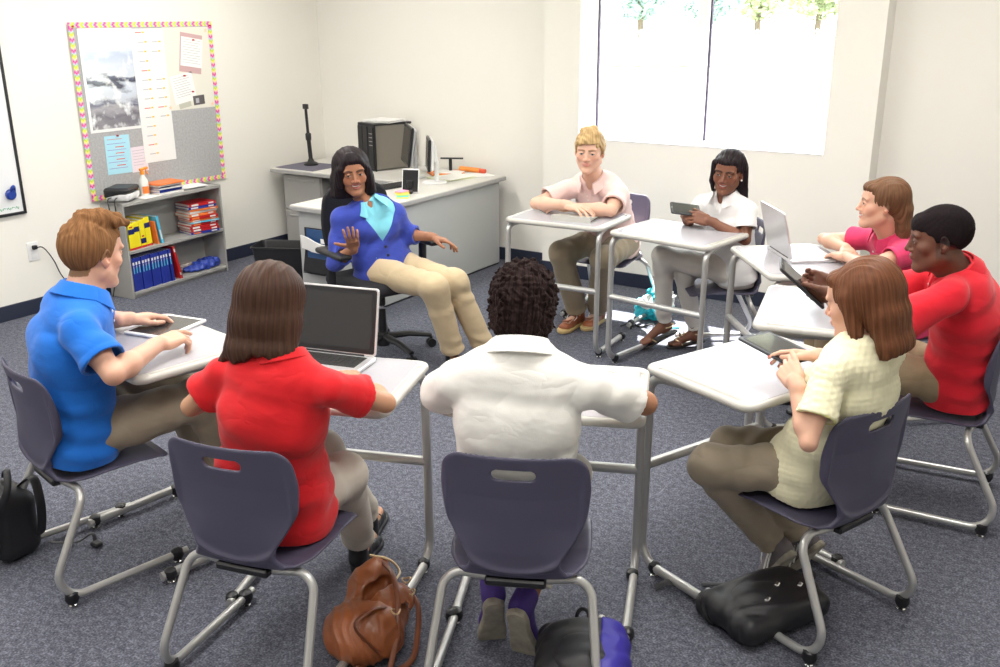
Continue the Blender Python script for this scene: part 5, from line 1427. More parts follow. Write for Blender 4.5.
        b.prism([(x * 1.03, y * 1.015) for x, y in ol2], 0, .024, .005, M=Ms); sh = b.build('shoe_sole', st['sole'], root, smooth=True)
        g = G((-.07, -.09, -.01), (.07, .23, .13), .0038)
        g.sweep([(0, -.03, .045), (0, .03, .045), (sg * .003, .10, .035), (sg * .004, .15, .028)], [.029, .030, .038, .037], [.045, .045, .030, .024], [(1, 0, 0)] * 4, .02)
        g.cone((0, -.028, .05), (0, -.022, .088), .036, .038, .02); g.cone((0, -.02, .07), (0, -.018, .12), .027, .028, .004, 's')
        if st['kind'] == 'loafer': g.rbox((0, .10, .066), (.020, .050, .004), .003, None, .004)
        g.plane((0, 0, .020), (0, 0, -1))
        v, t, q = g.verts(); v = v @ (Rf.T * 1.0) * 1.0
        v = (np.array(g.verts()[0]) * fs_) @ Rf.T + o_
        up_ = mesh_from('shoe_upper', [(v, t, q)], st['upper'], root, None)
        if st.get('lace'):
            b = MB(); Mv = lambda p: Ms @ Vector(p)
            for k in range(4):
                yy = .045 + .022 * k; zz = .079 - .010 * k
                b.tube(smooth_pts([Mv((-.020, yy, zz - .008)), Mv((0, yy + .004, zz)), Mv((.020, yy - .003, zz - .008))], 4), .0022, 6)
            for sx in (-1, 1): b.tube(smooth_pts([Mv((0, .05, .082)), Mv((sx * .020, .045, .092)), Mv((sx * .032, .06, .075)), Mv((sx * .028, .085, .058))], 4), .0020, 6)
            b.build('shoelace', st['lace'], up_, smooth=True)
        if st.get('stripe'):
            b = MB(); Mv = lambda p: Ms @ Vector(p)
            for sx in (-1, 1):
                for k in range(2): b.tube(smooth_pts([Mv((sx * .030, -.01 + .03 * k, .066)), Mv((sx * .037, .03 + .03 * k, .045)), Mv((sx * .042, .07 + .03 * k, .024))], 4), .0035, 6)
            b.build('shoe_stripe', st['stripe'], up_, smooth=True)
    # ---------------- hair
    if 'hairf' in sp:
        hs = sp.get('hs', 1.0); g = G((-.16, -.20, sp.get('hz', -.20)), (.16, .16, .16), .0027)
        sp['hairf'](g)
        v, t, q = g.verts(); base = np.array(sp['hair'])
        L = v.copy()
        def hc(V):
            x, y, z = L[:, 0], L[:, 1], L[:, 2]; an = np.arctan2(x, y + .01)
            st_ = np.sin(an * 46 + 3 * np.sin(an * 7) + 2 * np.sin(z * 20)) * .5 + np.sin(an * 101 + z * 30) * .35 + np.sin(x * 160 + y * 130 + z * 40) * .25
            f_ = 1 + sp.get('hvar', .30) * st_
            return np.clip(base[None, :] * f_[:, None], 0, 1)
        mesh_from('hair', [((v * hs) @ Rm.T + (H - ro), t, q)], M[sp.get('hairm', 'hair')], root, hc)
    return root

# hair styles, in head coordinates (x right, y forward, z up)
def hair_cap(g, t, zc_pts, k=.006, top=1.1):
    g.ell((0, -.014, .034), (.0745 + t, .094 + t, .084 + t * top))
    g.ell((0, .066, .056), (.050 + t, .020 + t, .034 + t), k=.02)
    ys, zs = zip(*zc_pts)
    def cut(x, y, z):
        zc = np.interp(np.broadcast_to(y, np.broadcast(x, y, z).shape), ys, zs).astype(F4); return zc - z + F4(.002) * np.sin(x * 300) + F4(.002) * np.sin(y * 260)
    g.put(cut, (0, 0, 0), (.3, .3, .3), k, 'i')
def strands(g, amp, fq=34, seed=1):
    def f(x, y, z):
        an = np.arctan2(x, y + F4(.012)); top = np.clip((z - F4(.06)) / F4(.05), 0, 1)
        q = np.sin(an * F4(fq) + F4(2.2) * np.sin(z * F4(16) + an * 3) + seed) + F4(.6) * np.sin(an * F4(fq * 2.1) + z * F4(9))
        q2 = np.sin(x * F4(210) + F4(1.5) * np.sin(y * F4(30))) + F4(.5) * np.sin(x * F4(420) + y * 30)
        return F4(amp) * (q * (1 - top) + q2 * top)
    g.put(f, (0, 0, 0), (.4, .4, .4), 0, '+')
def front_hair(g): g.ell((0, .060, .078), (.054, .032, .026), k=.02)
def face_open(g, w=.056, zt=.048, y0=.035, zb=-.2, k=.012, tilt=0.0, yb=.02):
    """carve the opening in front of the face"""
    def f(x, y, z):
        zz = z - F4(zt) + F4(8.0) * np.maximum(np.abs(x + F4(tilt) * (z + .02)) - F4(w * .55), 0) ** 2 * F4(3.0)
        a = np.maximum(np.abs(x) - F4(w) - F4(.0) * z, zz); return np.maximum(a, F4(y0) - y + F4(0) * z)
    g.put(f, (0, 0, 0), (.3, .3, .3), k, 's')

# ------------------------------------------------------------------ clothes
M['royal'] = cloth('royal_blue_pique', (.010, .155, .62)); M['red'] = cloth('red_pique', (.66, .012, .018)); M['red2'] = cloth('bright_red_pique', (.70, .014, .030))
M['whitepolo'] = cloth('white_pique', (.86, .845, .80)); M['whitepolo2'] = cloth('white_cotton', (.80, .80, .80)); M['pinkpolo'] = cloth('pale_pink_pique', (.76, .56, .53)); M['rose'] = cloth('raspberry_pique', (.66, .045, .14))
M['yellowknit'] = cloth('cream_waffle_knit', (.84, .80, .56), bump=.5, sc=180); M['yellowband'] = cloth('yellow_rib', (.70, .68, .25))
M['cardi'] = cloth('cobalt_knit', (.035, .060, .36), bump=.4); M['cyanshirt'] = cloth('turquoise_cotton', (.21, .60, .72)); M['button'] = mat('dark_button', (.02, .018, .03), .3)
M['khaki'] = cloth('khaki_twill', (.33, .25, .155)); M['khakil'] = cloth('light_khaki_twill', (.52, .41, .26)); M['khakig'] = cloth('grey_khaki_twill', (.30, .25, .185)); M['stone'] = cloth('stone_twill', (.55, .50, .43)); M['offwhite'] = cloth('off_white_cotton', (.66, .63, .58)); M['olive'] = cloth('olive_khaki_twill', (.27, .22, .15))
M['leatherbrown'] = mat('brown_leather', (.30, .095, .04), .4); M['gum'] = mat('gum_sole', (.55, .40, .18), .6); M['blackshoe'] = mat('black_shoe', (.012, .012, .014), .4); M['greysole'] = mat('worn_pale_sole', (.36, .33, .27), .8, var=.2, vscale=30, bump=.4, bscale=80)
M['purple'] = mat('purple_canvas', (.06, .03, .22), .7); M['greyshoe'] = mat('grey_canvas', (.17, .15, .16), .7); M['sandal'] = mat('black_sandal', (.02, .015, .015), .5); M['gold'] = mat('gold_strap', (.65, .50, .30), .3, metal=.7)

PALE = (.66, .38, .27); PALE2 = (.68, .42, .31); TAN = (.52, .28, .17); DARK = (.135, .055, .033); DARK2 = (.19, .078, .045); MED = (.34, .155, .088)
BLOND = (.47, .32, .15); GINGER = (.20, .098, .042); CURLY = (.022, .013, .012); BRUN = (.055, .026, .016); BRUN2 = (.135, .052, .024); BRUN3 = (.14, .070, .036); BLK = (.012, .008, .009); BLK2 = (.013, .008, .010)

# A: blond boy facing the camera
def hairA(g):
    hair_cap(g, .013, [(-.12, -.075), (-.06, -.060), (-.03, -.012), (.0, -.004), (.022, .008), (.045, .046), (.075, .066), (.12, .060)])
    for a, b, r1, r2 in [((-.045, .040, .106), (.045, .078, .066), .022, .017), ((-.05, .03, .100), (-.055, .066, .050), .020, .012), ((-.03, .05, .112), (.010, .088, .075), .020, .015), ((.0, .03, .122), (.05, .055, .085), .022, .016), ((-.02, -.02, .125), (.04, .0, .118), .022, .02)]:
        g.cone(a, b, r1, r2, .012)
    def f(x, y, z): return F4(.0015) * (np.sin(x * 120 + y * 160 - z * 60 + 2 * np.sin(z * 40)) + .6 * np.sin(x * 210 - z * 190 + y * 60))
    g.put(f, (0, 0, 0), (.3, .3, .3), 0, '+')
person(dict(label='blond boy in a pale pink polo shirt resting his folded arms on his desk', male=True, yaw=270, hipyaw=268, head=(287, 6, 2), skin=PALE2, lip=(.60, .24, .20), brow=(.34, .20, .10), hair=BLOND,
    scalp=lambda x, y, z: ((z > np.interp(y, [-.12, -.05, .02, .06, .09], [-.07, -.05, .0, .06, .07])) * 1.0), iris=(.12, .17, .22), gaze=(-.05, 1, -.02), hairf=hairA, hz=-.10, eyeopen=.0048, slouch=.03,
    top='polo', topm=M['pinkpolo'], pants=M['olive'], legr=(.092, .074, .068), vdepth=.06, seed=2, bw=.95, cw=.030, nosew=.013,
    handL=dict(dir=(-.95, -.12, 0), back=(0, -.3, 1), curl=(12, 20, 12)), handR=dict(dir=(.93, -.12, -.12), back=(0, -.15, 1), curl=[(10, 22, 14), (8, 20, 12), (10, 22, 12), (14, 24, 12)], spread=8, thumb=(42, 10, 12)),
    footL=(272, 0), footR=(268, 0), shoes=dict(kind='loafer', sole=M['gum'], upper=M['leatherbrown'], lace=M['paper'])),
    dict(P=(-2.56, 5.31, .55), N=(-2.545, 5.005, .945), H=(-2.537, 4.928, 1.118), SL=(-2.375, 4.985, .872), SR=(-2.712, 4.995, .872), EL=(-2.345, 4.835, .812), ER=(-2.815, 4.800, .812), WL=(-2.585, 4.800, .812), WR=(-2.570, 4.735, .838),
         KL=(-2.43, 4.93, .50), KR=(-2.70, 4.90, .51), AL=(-2.60, 5.22, .095), AR=(-2.685, 5.10, .095)))

# B: girl in white by the window wall
def hairB(g):
    g.ell((0, -.018, .038), (.086, .104, .094))
    g.sweep([(0, -.03, .05), (0, -.055, -.03), (.0, -.075, -.12), (.01, -.085, -.21)], [.085, .082, .075, .055], [.075, .062, .042, .025], [(1, 0, 0)] * 4, .02)
    g.cone((-.072, -.03, .03), (-.085, -.05, -.10), .030, .026, .02); g.cone((-.085, -.05, -.10), (-.125, -.03, -.23), .026, .012, .01)
    front_hair(g); face_open(g, .058, .060, .040, k=.008); g.rbox((-.10, .040, -.03), (.034, .058, .055), .01, None, .006, 's')
    g.cone((.066, .050, .060), (.074, .040, -.045), .020, .016, .02); g.cone((.074, .040, -.045), (.066, .035, -.100), .016, .008, .01)
    g.cone((-.020, -.02, .142), (-.026, .085, .085), .004, .003, .004, 's'); strands(g, .0014, 40)
person(dict(label='smiling girl in a white polo shirt with long dark hair, below the window', male=False, yaw=255, hipyaw=215, head=(274, 6, 5), skin=DARK2, lip=(.26, .07, .05), brow=(.02, .012, .01), hair=BLK2, hvar=.35, eyeopen=.0046, mouth='smile', lips=1.2, nosew=.015,
    scalp=lambda x, y, z: ((z > np.interp(y, [-.12, -.05, .02, .06, .09], [-.07, -.05, .02, .078, .090])) * 1.0), gaze=(.10, 1, .02), hairf=hairB, hz=-.27, hs=.94,
    top='polo', topm=M['whitepolo2'], pants=M['offwhite'], legr=(.082, .058, .043), vdepth=.06, sleevef=.60, bw=.92, seed=8, hemf=.06, barefoot=True, fold=.002,
    handL=dict(dir=(-.75, -.25, .15), back=(.35, -.75, .55), curl=(25, 40, 25), thumb=(35, 10, 10)), handR=dict(dir=(-.30, .35, .10), back=(-.75, -.55, .1), curl=(30, 45, 28)),
    footL=(228, -22), footR=(220, -8), shoes=dict(kind='sandal', sole=M['sandal'], upper=M['gold'])),
    dict(P=(-1.70, 5.07, .54), N=(-1.735, 4.985, .922), H=(-1.715, 4.935, 1.060), SL=(-1.597, 4.935, .870), SR=(-1.873, 5.010, .868), EL=(-1.575, 4.875, .725), ER=(-1.905, 4.905, .790), WL=(-1.765, 4.835, .815), WR=(-1.895, 4.845, .818),
         KL=(-2.02, 4.84, .585), KR=(-1.95, 4.96, .50), AL=(-2.055, 4.985, .155), AR=(-1.905, 5.10, .10)))

# C: girl in pink at the laptop
def hairC(g):
    g.ell((0, -.020, .038), (.085, .104, .092))
    g.sweep([(0, -.045, .05), (0, -.085, -.02), (-.0, -.105, -.10), (.0, -.105, -.20)], [.078, .068, .060, .042], [.070, .052, .040, .022], [(1, 0, 0)] * 4, .02)
    front_hair(g); face_open(g, .060, .060, .025, k=.008); 
    for sx in (-1, 1): g.rbox((sx * .09, .030, -.045), (.024, .055, .048), .01, None, .006, 's')
    strands(g, .0016, 38)
person(dict(label='girl in a raspberry pink polo shirt with long brown hair, seen in profile', male=False, yaw=212, hipyaw=217, head=(201, 0, 0), skin=PALE, lip=(.55, .20, .18), brow=(.12, .06, .035), hair=BRUN3,
    scalp=lambda x, y, z: ((z > np.interp(y, [-.12, -.05, .02, .06, .09], [-.07, -.05, .02, .076, .090])) * 1.0), gaze=(0, 1, 0), hairf=hairC, hz=-.25, hs=.94, mouth='smile', slouch=.03,
    top='polo', topm=M['rose'], pants=M['khaki'], bw=.95, sleevef=.42, vdepth=.085, seed=5,
    handL=dict(dir=(-.75, .5, -.05), back=(0, 0, 1), curl=(20, 30, 15)), handR=dict(dir=(.35, -.93, 0), back=(0, 0, 1), curl=(15, 25, 15)),
    footL=(217, 0), footR=(217, 0), shoes=dict(kind='shoe', sole=M['blackshoe'], upper=M['blackshoe'])),
    dict(P=(-.72, 4.72, .54), N=(-.795, 4.525, .905), H=(-.835, 4.455, 1.055), SL=(-.705, 4.405, .855), SR=(-.890, 4.645, .855), EL=(-.830, 4.245, .812), ER=(-1.140, 4.735, .808), WL=(-.955, 4.420, .808), WR=(-.990, 4.560, .812),
         KL=(-1.00, 4.42, .53), KR=(-1.08, 4.54, .53), AL=(-1.00, 4.50, .1), AR=(-1.08, 4.62, .1)))

# D: boy in the red polo
def hairD(g):
    hair_cap(g, .006, [(-.12, -.055), (-.07, -.045), (-.03, -.004), (.0, .0), (.020, .004), (.030, .026), (.050, .034), (.075, .044), (.12, .044)])
    g.put(lambda x, y, z: F4(.0012) * wob(x, y, z, 3, 220), (0, 0, 0), (.3, .3, .3), 0, '+')
person(dict(label='boy in a bright red polo shirt with short black hair holding a tilted tablet', male=True, yaw=187, hipyaw=185, head=(196, 8, 0), skin=DARK, lip=(.19, .065, .05), brow=(.012, .008, .008), hair=BLK, lips=1.25, nosew=.016, hvar=.15,
    scalp=lambda x, y, z: ((z > np.interp(y, [-.12, -.05, .0, .02, .05, .08], [-.05, -.03, .0, .01, .045, .062])) * 1.0), beard=lambda x, y, z: ((np.abs(y - .012) < .010) * (z < .01) * (z > -.055) * (np.abs(x) > .055)) * .8,
    gaze=(-.1, 1, -.15), hairm='hairmatte', hairf=hairD, hz=-.10, top='polo', topm=M['red2'], pants=M['khaki'], bw=1.0, sleevef=.72, flare=.018, seed=6, fold=.0034, armw=1.03,
    handL=dict(dir=(-.85, .05, .05), back=(.15, -.75, -.45), curl=(30, 45, 30), thumb=(35, 12, 10), opp=-30), handR=dict(dir=(-.70, -.45, .15), back=(-.35, .75, -.35), curl=(28, 40, 25), thumb=(20, 12, 10), opp=-10),
    footL=(180, 0), footR=(186, 0), shoes=dict(kind='shoe', sole=M['blackshoe'], upper=M['blackshoe'])),
    dict(P=(-.37, 3.86, .55), N=(-.405, 3.705, .965), H=(-.475, 3.640, 1.095), SL=(-.405, 3.520, .925), SR=(-.430, 3.875, .925), EL=(-.585, 3.380, .812), ER=(-.655, 3.800, .815), WL=(-.800, 3.560, .850), WR=(-.830, 3.690, .862),
         KL=(-.77, 3.73, .55), KR=(-.77, 3.93, .55), AL=(-.80, 3.72, .095), AR=(-.80, 3.95, .095)))

# E: girl in the yellow top
def hairE(g):
    g.ell((0, -.022, .038), (.090, .106, .094))
    g.sweep([(0, -.035, .05), (0, -.065, -.03), (-.0, -.080, -.12), (.0, -.080, -.235)], [.088, .086, .082, .058], [.085, .066, .050, .030], [(1, 0, 0)] * 4, .02); g.plane((0, 0, -.185), (0, -.3, -1), .01)
    for sx in (-1, 1): g.cone((sx * .070, .015, .03), (sx * .074, .0, -.08), .024, .020, .02)
    g.cone((.070, .02, -.03), (.074, .030, -.16), .018, .008, .012)
    front_hair(g); face_open(g, .052, .060, .045, k=.008); strands(g, .0016, 36)
person(dict(label='girl in a cream yellow waffle-knit top with long reddish brown hair', male=False, yaw=160, hipyaw=158, head=(172, 14, 0), skin=PALE, lip=(.58, .20, .18), brow=(.12, .05, .03), hair=BRUN2, nails=(.45, .01, .03), ears=True,
    gaze=(0, 1, -.3), hairf=hairE, hz=-.29, hs=.97, top='knit', topm=M['yellowknit'], bandm=M['yellowband'], pants=M['khakig'], bw=.97, hem=-.12, legr=(.088, .064, .052), armw=.88,
    handL=dict(dir=(-.62, .68, .22), back=(-.45, -.65, .62), curl=[(20, 30, 15), (30, 40, 25), (35, 42, 25), (38, 42, 25)], thumb=(25, 8, 8), opp=-15), handR=dict(dir=(-.80, .20, -.12), back=(.1, .35, .92), curl=[(10, 16, 8), (16, 24, 12), (20, 28, 14), (22, 28, 14)], spread=6, thumb=(35, 10, 10)),
    footL=(155, -58), footR=(160, -58), shoes=dict(kind='shoe', sole=M['greysole'], upper=M['greyshoe'], stripe=M['paper'], lace=M['paper'])),
    dict(P=(-.640, 2.845, .54), N=(-.525, 2.762, .945), H=(-.545, 2.790, 1.064), SL=(-.575, 2.622, .893), SR=(-.480, 2.895, .895), EL=(-.585, 2.500, .725), ER=(-.66, 2.965, .755), WL=(-.665, 2.610, .852), WR=(-.665, 2.860, .858),
         KL=(-.925, 2.66, .50), KR=(-.925, 2.85, .50), AL=(-.775, 2.935, .135), AR=(-.715, 3.035, .135)))

# F: curly-haired boy from behind
def hairF(g):
    g.ell((0, -.016, .034), (.090, .112, .100)); g.ell((0, -.045, -.025), (.084, .070, .070), None, .03)
    g.plane((0, 0, -.088), (0, .25, -1), .012); face_open(g, .066, .062, .045, k=.01)
    def f(x, y, z):
        a = np.sin(x * 130 + 2.2 * np.sin(y * 70 + z * 50)) * np.sin(y * 125 + 2.0 * np.sin(z * 75 + x * 40)) * np.sin(z * 135 + 2.1 * np.sin(x * 65 - y * 60))
        b = np.sin(x * 260 + 3 * np.sin(z * 120)) * np.sin(z * 250 + 3 * np.sin(y * 110)) * np.sin(y * 255 + 3 * np.sin(x * 115))
        return F4(-.0095) * a + F4(-.0045) * b
    g.put(f, (0, 0, 0), (.3, .3, .3), 0, '+')
person(dict(label='boy in a white polo shirt with curly dark hair, seen from behind', male=True, yaw=112, hipyaw=113, head=(113, 10, 0), skin=(.40, .19, .105), lip=(.40, .15, .12), brow=CURLY, hair=CURLY, hvar=.7,
    hairm='hairmatte', hairf=hairF, hz=-.13, hs=.98, top='polo', topm=M['whitepolo'], pants=M['offwhite'], bw=1.0, sleevef=.70, flare=.012, seed=9, fold=.0022, placket=False, legr=(.090, .070, .054), hemf=.14,
    handL=dict(dir=(.85, .45, 0), back=(0, 0, 1)), handR=dict(dir=(-.85, -.40, 0), back=(0, 0, 1)),
    footL=(128, -62), footR=(100, -66), shoes=dict(kind='shoe', sole=M['greysole'], upper=M['purple'])),
    dict(P=(-1.275, 2.085, .55), N=(-1.232, 2.025, 1.000), H=(-1.270, 2.105, 1.108), SL=(-1.390, 1.960, .925), SR=(-1.075, 2.095, .925), EL=(-1.535, 2.055, .812), ER=(-1.005, 2.330, .812), WL=(-1.44, 2.28, .808), WR=(-1.20, 2.44, .812),
         KL=(-1.49, 2.33, .49), KR=(-1.285, 2.40, .49), AL=(-1.392, 2.125, .185), AR=(-1.275, 2.135, .175)))

# G: girl in the red shirt
def hairG(g):
    g.ell((0, -.020, .038), (.096, .110, .098))
    g.sweep([(0, -.025, .04), (0, -.045, -.04), (0, -.070, -.115), (0, -.085, -.18)], [.094, .106, .108, .094], [.098, .088, .060, .040], [(1, 0, 0)] * 4, .02)
    g.cone((-.080, -.05, -.11), (-.150, -.045, -.185), .034, .010, .02)
    g.put(lambda x, y, z: F4(-.158) + F4(.16) * x - F4(.18) * y - z + F4(.007) * np.sin(x * 55 + 1) + F4(.003) * np.sin(x * 170 + y * 90), (0, 0, 0), (.3, .3, .3), .008, 'i'); face_open(g, .062, .060, .040, k=.01); strands(g, .0011, 44)
person(dict(label='girl in a red short-sleeved shirt with a dark brown bob, seen from behind', male=False, yaw=104, hipyaw=108, head=(108, 12, 0), skin=TAN, lip=(.5, .18, .15), brow=BRUN, hair=BRUN, hvar=.3,
    hairf=hairG, hz=-.19, hs=.95, top='polo', topm=M['red'], pants=M['stone'], bw=1.02, sleevef=.56, flare=.016, seed=10, fold=.0030, hem=-.16, placket=False, cw=.016, legr=(.088, .066, .054), hemf=.10,
    handL=dict(dir=(-.1, 1, -.05), back=(0, 0, 1), curl=(20, 30, 20)), handR=dict(dir=(-.72, .68, -.10), back=(.1, 0, 1), curl=(16, 28, 18), spread=7),
    footL=(118, 0), footR=(112, 0), shoes=dict(kind='shoe', sole=M['blackshoe'], upper=M['blackshoe'], lace=M['blackshoe'])),
    dict(P=(-1.92, 1.765, .54), N=(-1.820, 1.735, .965), H=(-1.888, 1.792, 1.092), SL=(-1.992, 1.688, .905), SR=(-1.672, 1.770, .905), EL=(-2.112, 1.660, .795), ER=(-1.630, 1.945, .812), WL=(-2.09, 1.93, .800), WR=(-1.835, 2.035, .812),
         KL=(-2.02, 2.08, .51), KR=(-1.855, 2.00, .505), AL=(-2.11, 2.40, .09), AR=(-2.02, 2.235, .09)))

# H: boy in royal blue
def hairH(g):
    hair_cap(g, .007, [(-.12, -.082), (-.07, -.072), (-.035, -.030), (-.018, .0), (.005, .0), (.018, -.018), (.028, .020), (.045, .050), (.075, .070), (.12, .065)], top=1.8)
    for a, b, r1, r2 in [((-.04, .02, .118), (-.045, .100, .108), .026, .013), ((0, .02, .125), (0, .108, .120), .028, .014), ((.04, .02, .118), (.045, .100, .106), .026, .012), ((0, -.03, .120), (.03, .02, .125), .03, .03)]:
        g.cone(a, b, r1, r2, .014)
    def f(x, y, z): return F4(.0022) * (np.sin(x * 150 + 3 * np.sin(y * 60 + z * 40)) + .7 * np.sin(x * 260 + y * 160 + 2 * np.sin(z * 90))) * np.clip((z - .04) / .05, .2, 1)
    g.put(f, (0, 0, 0), (.3, .3, .3), 0, '+')
person(dict(label='boy in a royal blue polo shirt with short ginger brown hair, tapping a tablet', male=True, yaw=64, hipyaw=72, head=(93, 8, 0), skin=PALE, lip=(.58, .24, .20), brow=(.20, .10, .05), hair=GINGER, hvar=.35,
    scalp=lambda x, y, z: ((z > np.interp(y, [-.12, -.05, -.015, .02, .06, .09], [-.075, -.06, 0, .0, .06, .07])) * 1.0), gaze=(0, 1, -.2), hairm='hairmatte', hairf=hairH, hz=-.12, top='polo', topm=M['royal'], pants=M['khakig'], bw=1.02, sleevef=.70, flare=.018, seed=12, fold=.0032, legr=(.094, .074, .066), hem=-.16,
    handL=dict(dir=(.25, .95, -.05), back=(-.1, 0, 1), curl=(18, 26, 16)), handR=dict(dir=(.02, 1, .02), back=(.25, 0, 1), curl=[(14, 14, 6), (34, 50, 30), (38, 52, 30), (40, 50, 30)], thumb=(30, 12, 12)),
    footL=(80, 0), footR=(75, 0), shoes=dict(kind='shoe', sole=M['greysole'], upper=M['blackshoe'])),
    dict(P=(-2.85, 1.76, .55), N=(-2.778, 1.792, .985), H=(-2.790, 1.868, 1.112), SL=(-2.915, 1.925, .925), SR=(-2.640, 1.690, .925), EL=(-3.06, 2.02, .80), ER=(-2.500, 1.690, .806), WL=(-2.93, 2.075, .812), WR=(-2.575, 1.925, .825),
         KL=(-2.82, 2.16, .55), KR=(-2.62, 2.10, .56), AL=(-2.82, 2.30, .1), AR=(-2.55, 2.24, .1)))

# T: the teacher
def hairT(g):
    g.ell((0, -.018, .036), (.094, .106, .096))
    g.sweep([(0, -.025, .04), (0, -.030, -.04), (0, -.035, -.135)], [.098, .118, .126], [.097, .090, .078], [(1, 0, 0)] * 3, .02)
    for sx in (-1, 1): g.cone((sx * .072, .040, .02), (sx * .090, .020, -.105), .026, .024, .02)
    g.plane((0, 0, -.128), (0, 0, -1), .01)
    front_hair(g); face_open(g, .056, .060, .035, k=.008, tilt=-.0); g.cone((.020, .062, .104), (.064, .068, .040), .015, .013, .02); g.cone((.0, .06, .104), (-.064, .062, .040), .015, .012, .02); g.cone((.066, .066, .035), (.074, .058, -.05), .013, .010, .02)
    strands(g, .0009, 44)
person(dict(label='woman in a cobalt cardigan and turquoise shirt gesturing in the black swivel chair', male=False, yaw=-32, hipyaw=-15, head=(320, 4, -5), skin=MED, lip=(.36, .10, .09), brow=(.02, .012, .01), hair=BLK2, hvar=.15, eyeopen=.005, mouth='open', lips=1.15, nosew=.015,
    gaze=(.20, 1, -.05), hairf=hairT, hz=-.18, hs=1.0, top='cardigan', topm=M['cardi'], shirtm=M['cyanshirt'], pants=M['khakil'], bw=1.0, legr=(.090, .070, .064),
    handL=dict(dir=(.80, .35, -.22), back=(0, .1, 1), curl=[(6, 12, 8), (14, 22, 14), (20, 30, 18), (24, 34, 18)], spread=7, thumb=(45, 8, 8)), handR=dict(dir=(.42, -.55, .62), back=(.55, -.45, -.55), curl=[(14, 26, 16), (14, 24, 16), (16, 26, 16), (18, 28, 18)], spread=7, thumb=(62, 4, 4), opp=5),
    footL=(-20, 0), footR=(-25, 0), shoes=dict(kind='shoe', sole=M['blackshoe'], upper=M['blackshoe'])),
    dict(P=(-3.36, 4.06, .54), N=(-3.405, 3.988, .880), H=(-3.445, 3.918, 1.058), SL=(-3.315, 4.110, .822), SR=(-3.475, 3.850, .825), EL=(-3.295, 4.170, .690), ER=(-3.480, 3.790, .590), WL=(-3.125, 4.200, .690), WR=(-3.325, 3.765, .690),
         KL=(-2.895, 4.07, .49), KR=(-2.925, 3.925, .50), AL=(-2.80, 4.22, .09), AR=(-2.90, 4.06, .09)))

# ------------------------------------------------------------------ laptops and tablets
def laptop(loc, face, tilt, label, km, wm):
    """face: direction the user looks (degrees); hinge on the far side"""
    root = empty('laptop', loc, R(face - 90), label, 'laptop', 'silver laptops')
    b = MB(); b.prism(rrect(.325, .227, .012, 4), .0, .0155, .003); b.build('base', M['alu'], root, smooth=True)
    b = MB(); b.box((-.138, -.008, .0155), (.138, .092, .0158)); b.build('keyboard_well', wm, root)
    b = MB()
    for j in range(6):
        n_ = 14 if j != 0 else 9
        for i in range(n_):
            w_ = .27 / n_; b.box((-.135 + i * w_, -.006 + j * .0162, .0158), (-.135 + i * w_ + w_ - .003, -.006 + j * .0162 + .0135, .0172), .0006)
    b.build('keys', km, root)
    b = MB(); b.box((-.052, -.100, .0154), (.052, -.022, .0158), .0002); b.build('trackpad', M['silverplastic'], root)
    Mt = Matrix.Translation((0, .106, .017)) @ Matrix.Rotation(R(90 - tilt), 4, 'X')
    b = MB(); b.prism(rrect(.325, .225, .012, 4, 0, .1125), -.004, .004, .0015, M=Mt); lid = b.build('lid', M['alu'], root, smooth=True)
    b = MB(); b.prism(rrect(.313, .213, .008, 4, 0, .1125), .0041, .0047, 0, M=Mt); b.build('bezel', M['blackplastic'], lid)
    b = MB(); b.box((-.143, .022, .0048), (.143, .205, .0051), M=Mt); b.build('screen', M['screen'], lid)
    b = MB(); b.tube([(-.12, .106, .017), (.12, .106, .017)], .006, 10); b.build('hinge', M['blackplastic'], root, smooth=True)
    for sx in (-1, 1):
        for sy in (-1, 1): pass
    return root
DZ = .7665
laptop((-1.185, 4.52, DZ), 217, 14, 'silver laptop turned towards the girl in pink, its lid back facing the room', M['white'], M['silverplastic'])
laptop((-2.085, 2.150, DZ), 104, 13, 'open silver laptop with a dark screen in front of the girl in the red shirt', M['key'], M['key'])
def tablet(name, c, L, Wd, ln, wd, th, frame, scr, label, border=.018, grp=None):
    """c centre, L long axis, Wd short axis (vectors); screen on +normal side"""
    L = Vector(L).normalized(); Wd = Vector(Wd); Wd = (Wd - L * Wd.dot(L)).normalized(); n = L.cross(Wd).normalized()
    Mx = Matrix(((L.x, Wd.x, n.x, c[0]), (L.y, Wd.y, n.y, c[1]), (L.z, Wd.z, n.z, c[2]), (0, 0, 0, 1)))
    root = empty(name, (0, 0, 0), 0, label, 'tablet', grp); root.matrix_world = Mx
    b = MB(); b.prism(rrect(ln, wd, .012, 5), -th / 2, th / 2, .002); b.build('casing', frame, root, smooth=True)
    b = MB(); b.box((-ln / 2 + border, -wd / 2 + border * .75, th / 2 + .0001), (ln / 2 - border, wd / 2 - border * .75, th / 2 + .0006)); b.build('screen', scr, root)
    b = MB(); b.lathe([(.004, 0), (.004, .0004), (.003, .0006)], 12, (ln / 2 - border / 2, 0, th / 2)); b.build('home_button', M['deskedge'], root)
    return root
M['tscreen'] = mat('tablet_screen', (.035, .036, .038), .09, spec=.7)
tablet('tablet', (-2.845, 2.165, DZ + .006), (-.16, .98, 0), (-.98, -.16, 0), .240, .186, .009, M['white'], M['tscreen'], 'white-framed tablet lying on the desk of the boy in royal blue')
tablet('tablet', (-.815, 2.930, .836), (-.88, .46, .10), (-.46, -.88, .0), .225, .140, .009, M['blackplastic'], M['tscreen'], 'black tablet held low over the white desk by the girl in the yellow top')
tablet('tablet', (-.925, 3.575, .885), (-.18, -.068, .165), (.045, -.137, -.01), .225, .150, .010, M['blackplastic'], M['tscreen'], 'black tablet tilted up in both hands of the boy in the red polo')
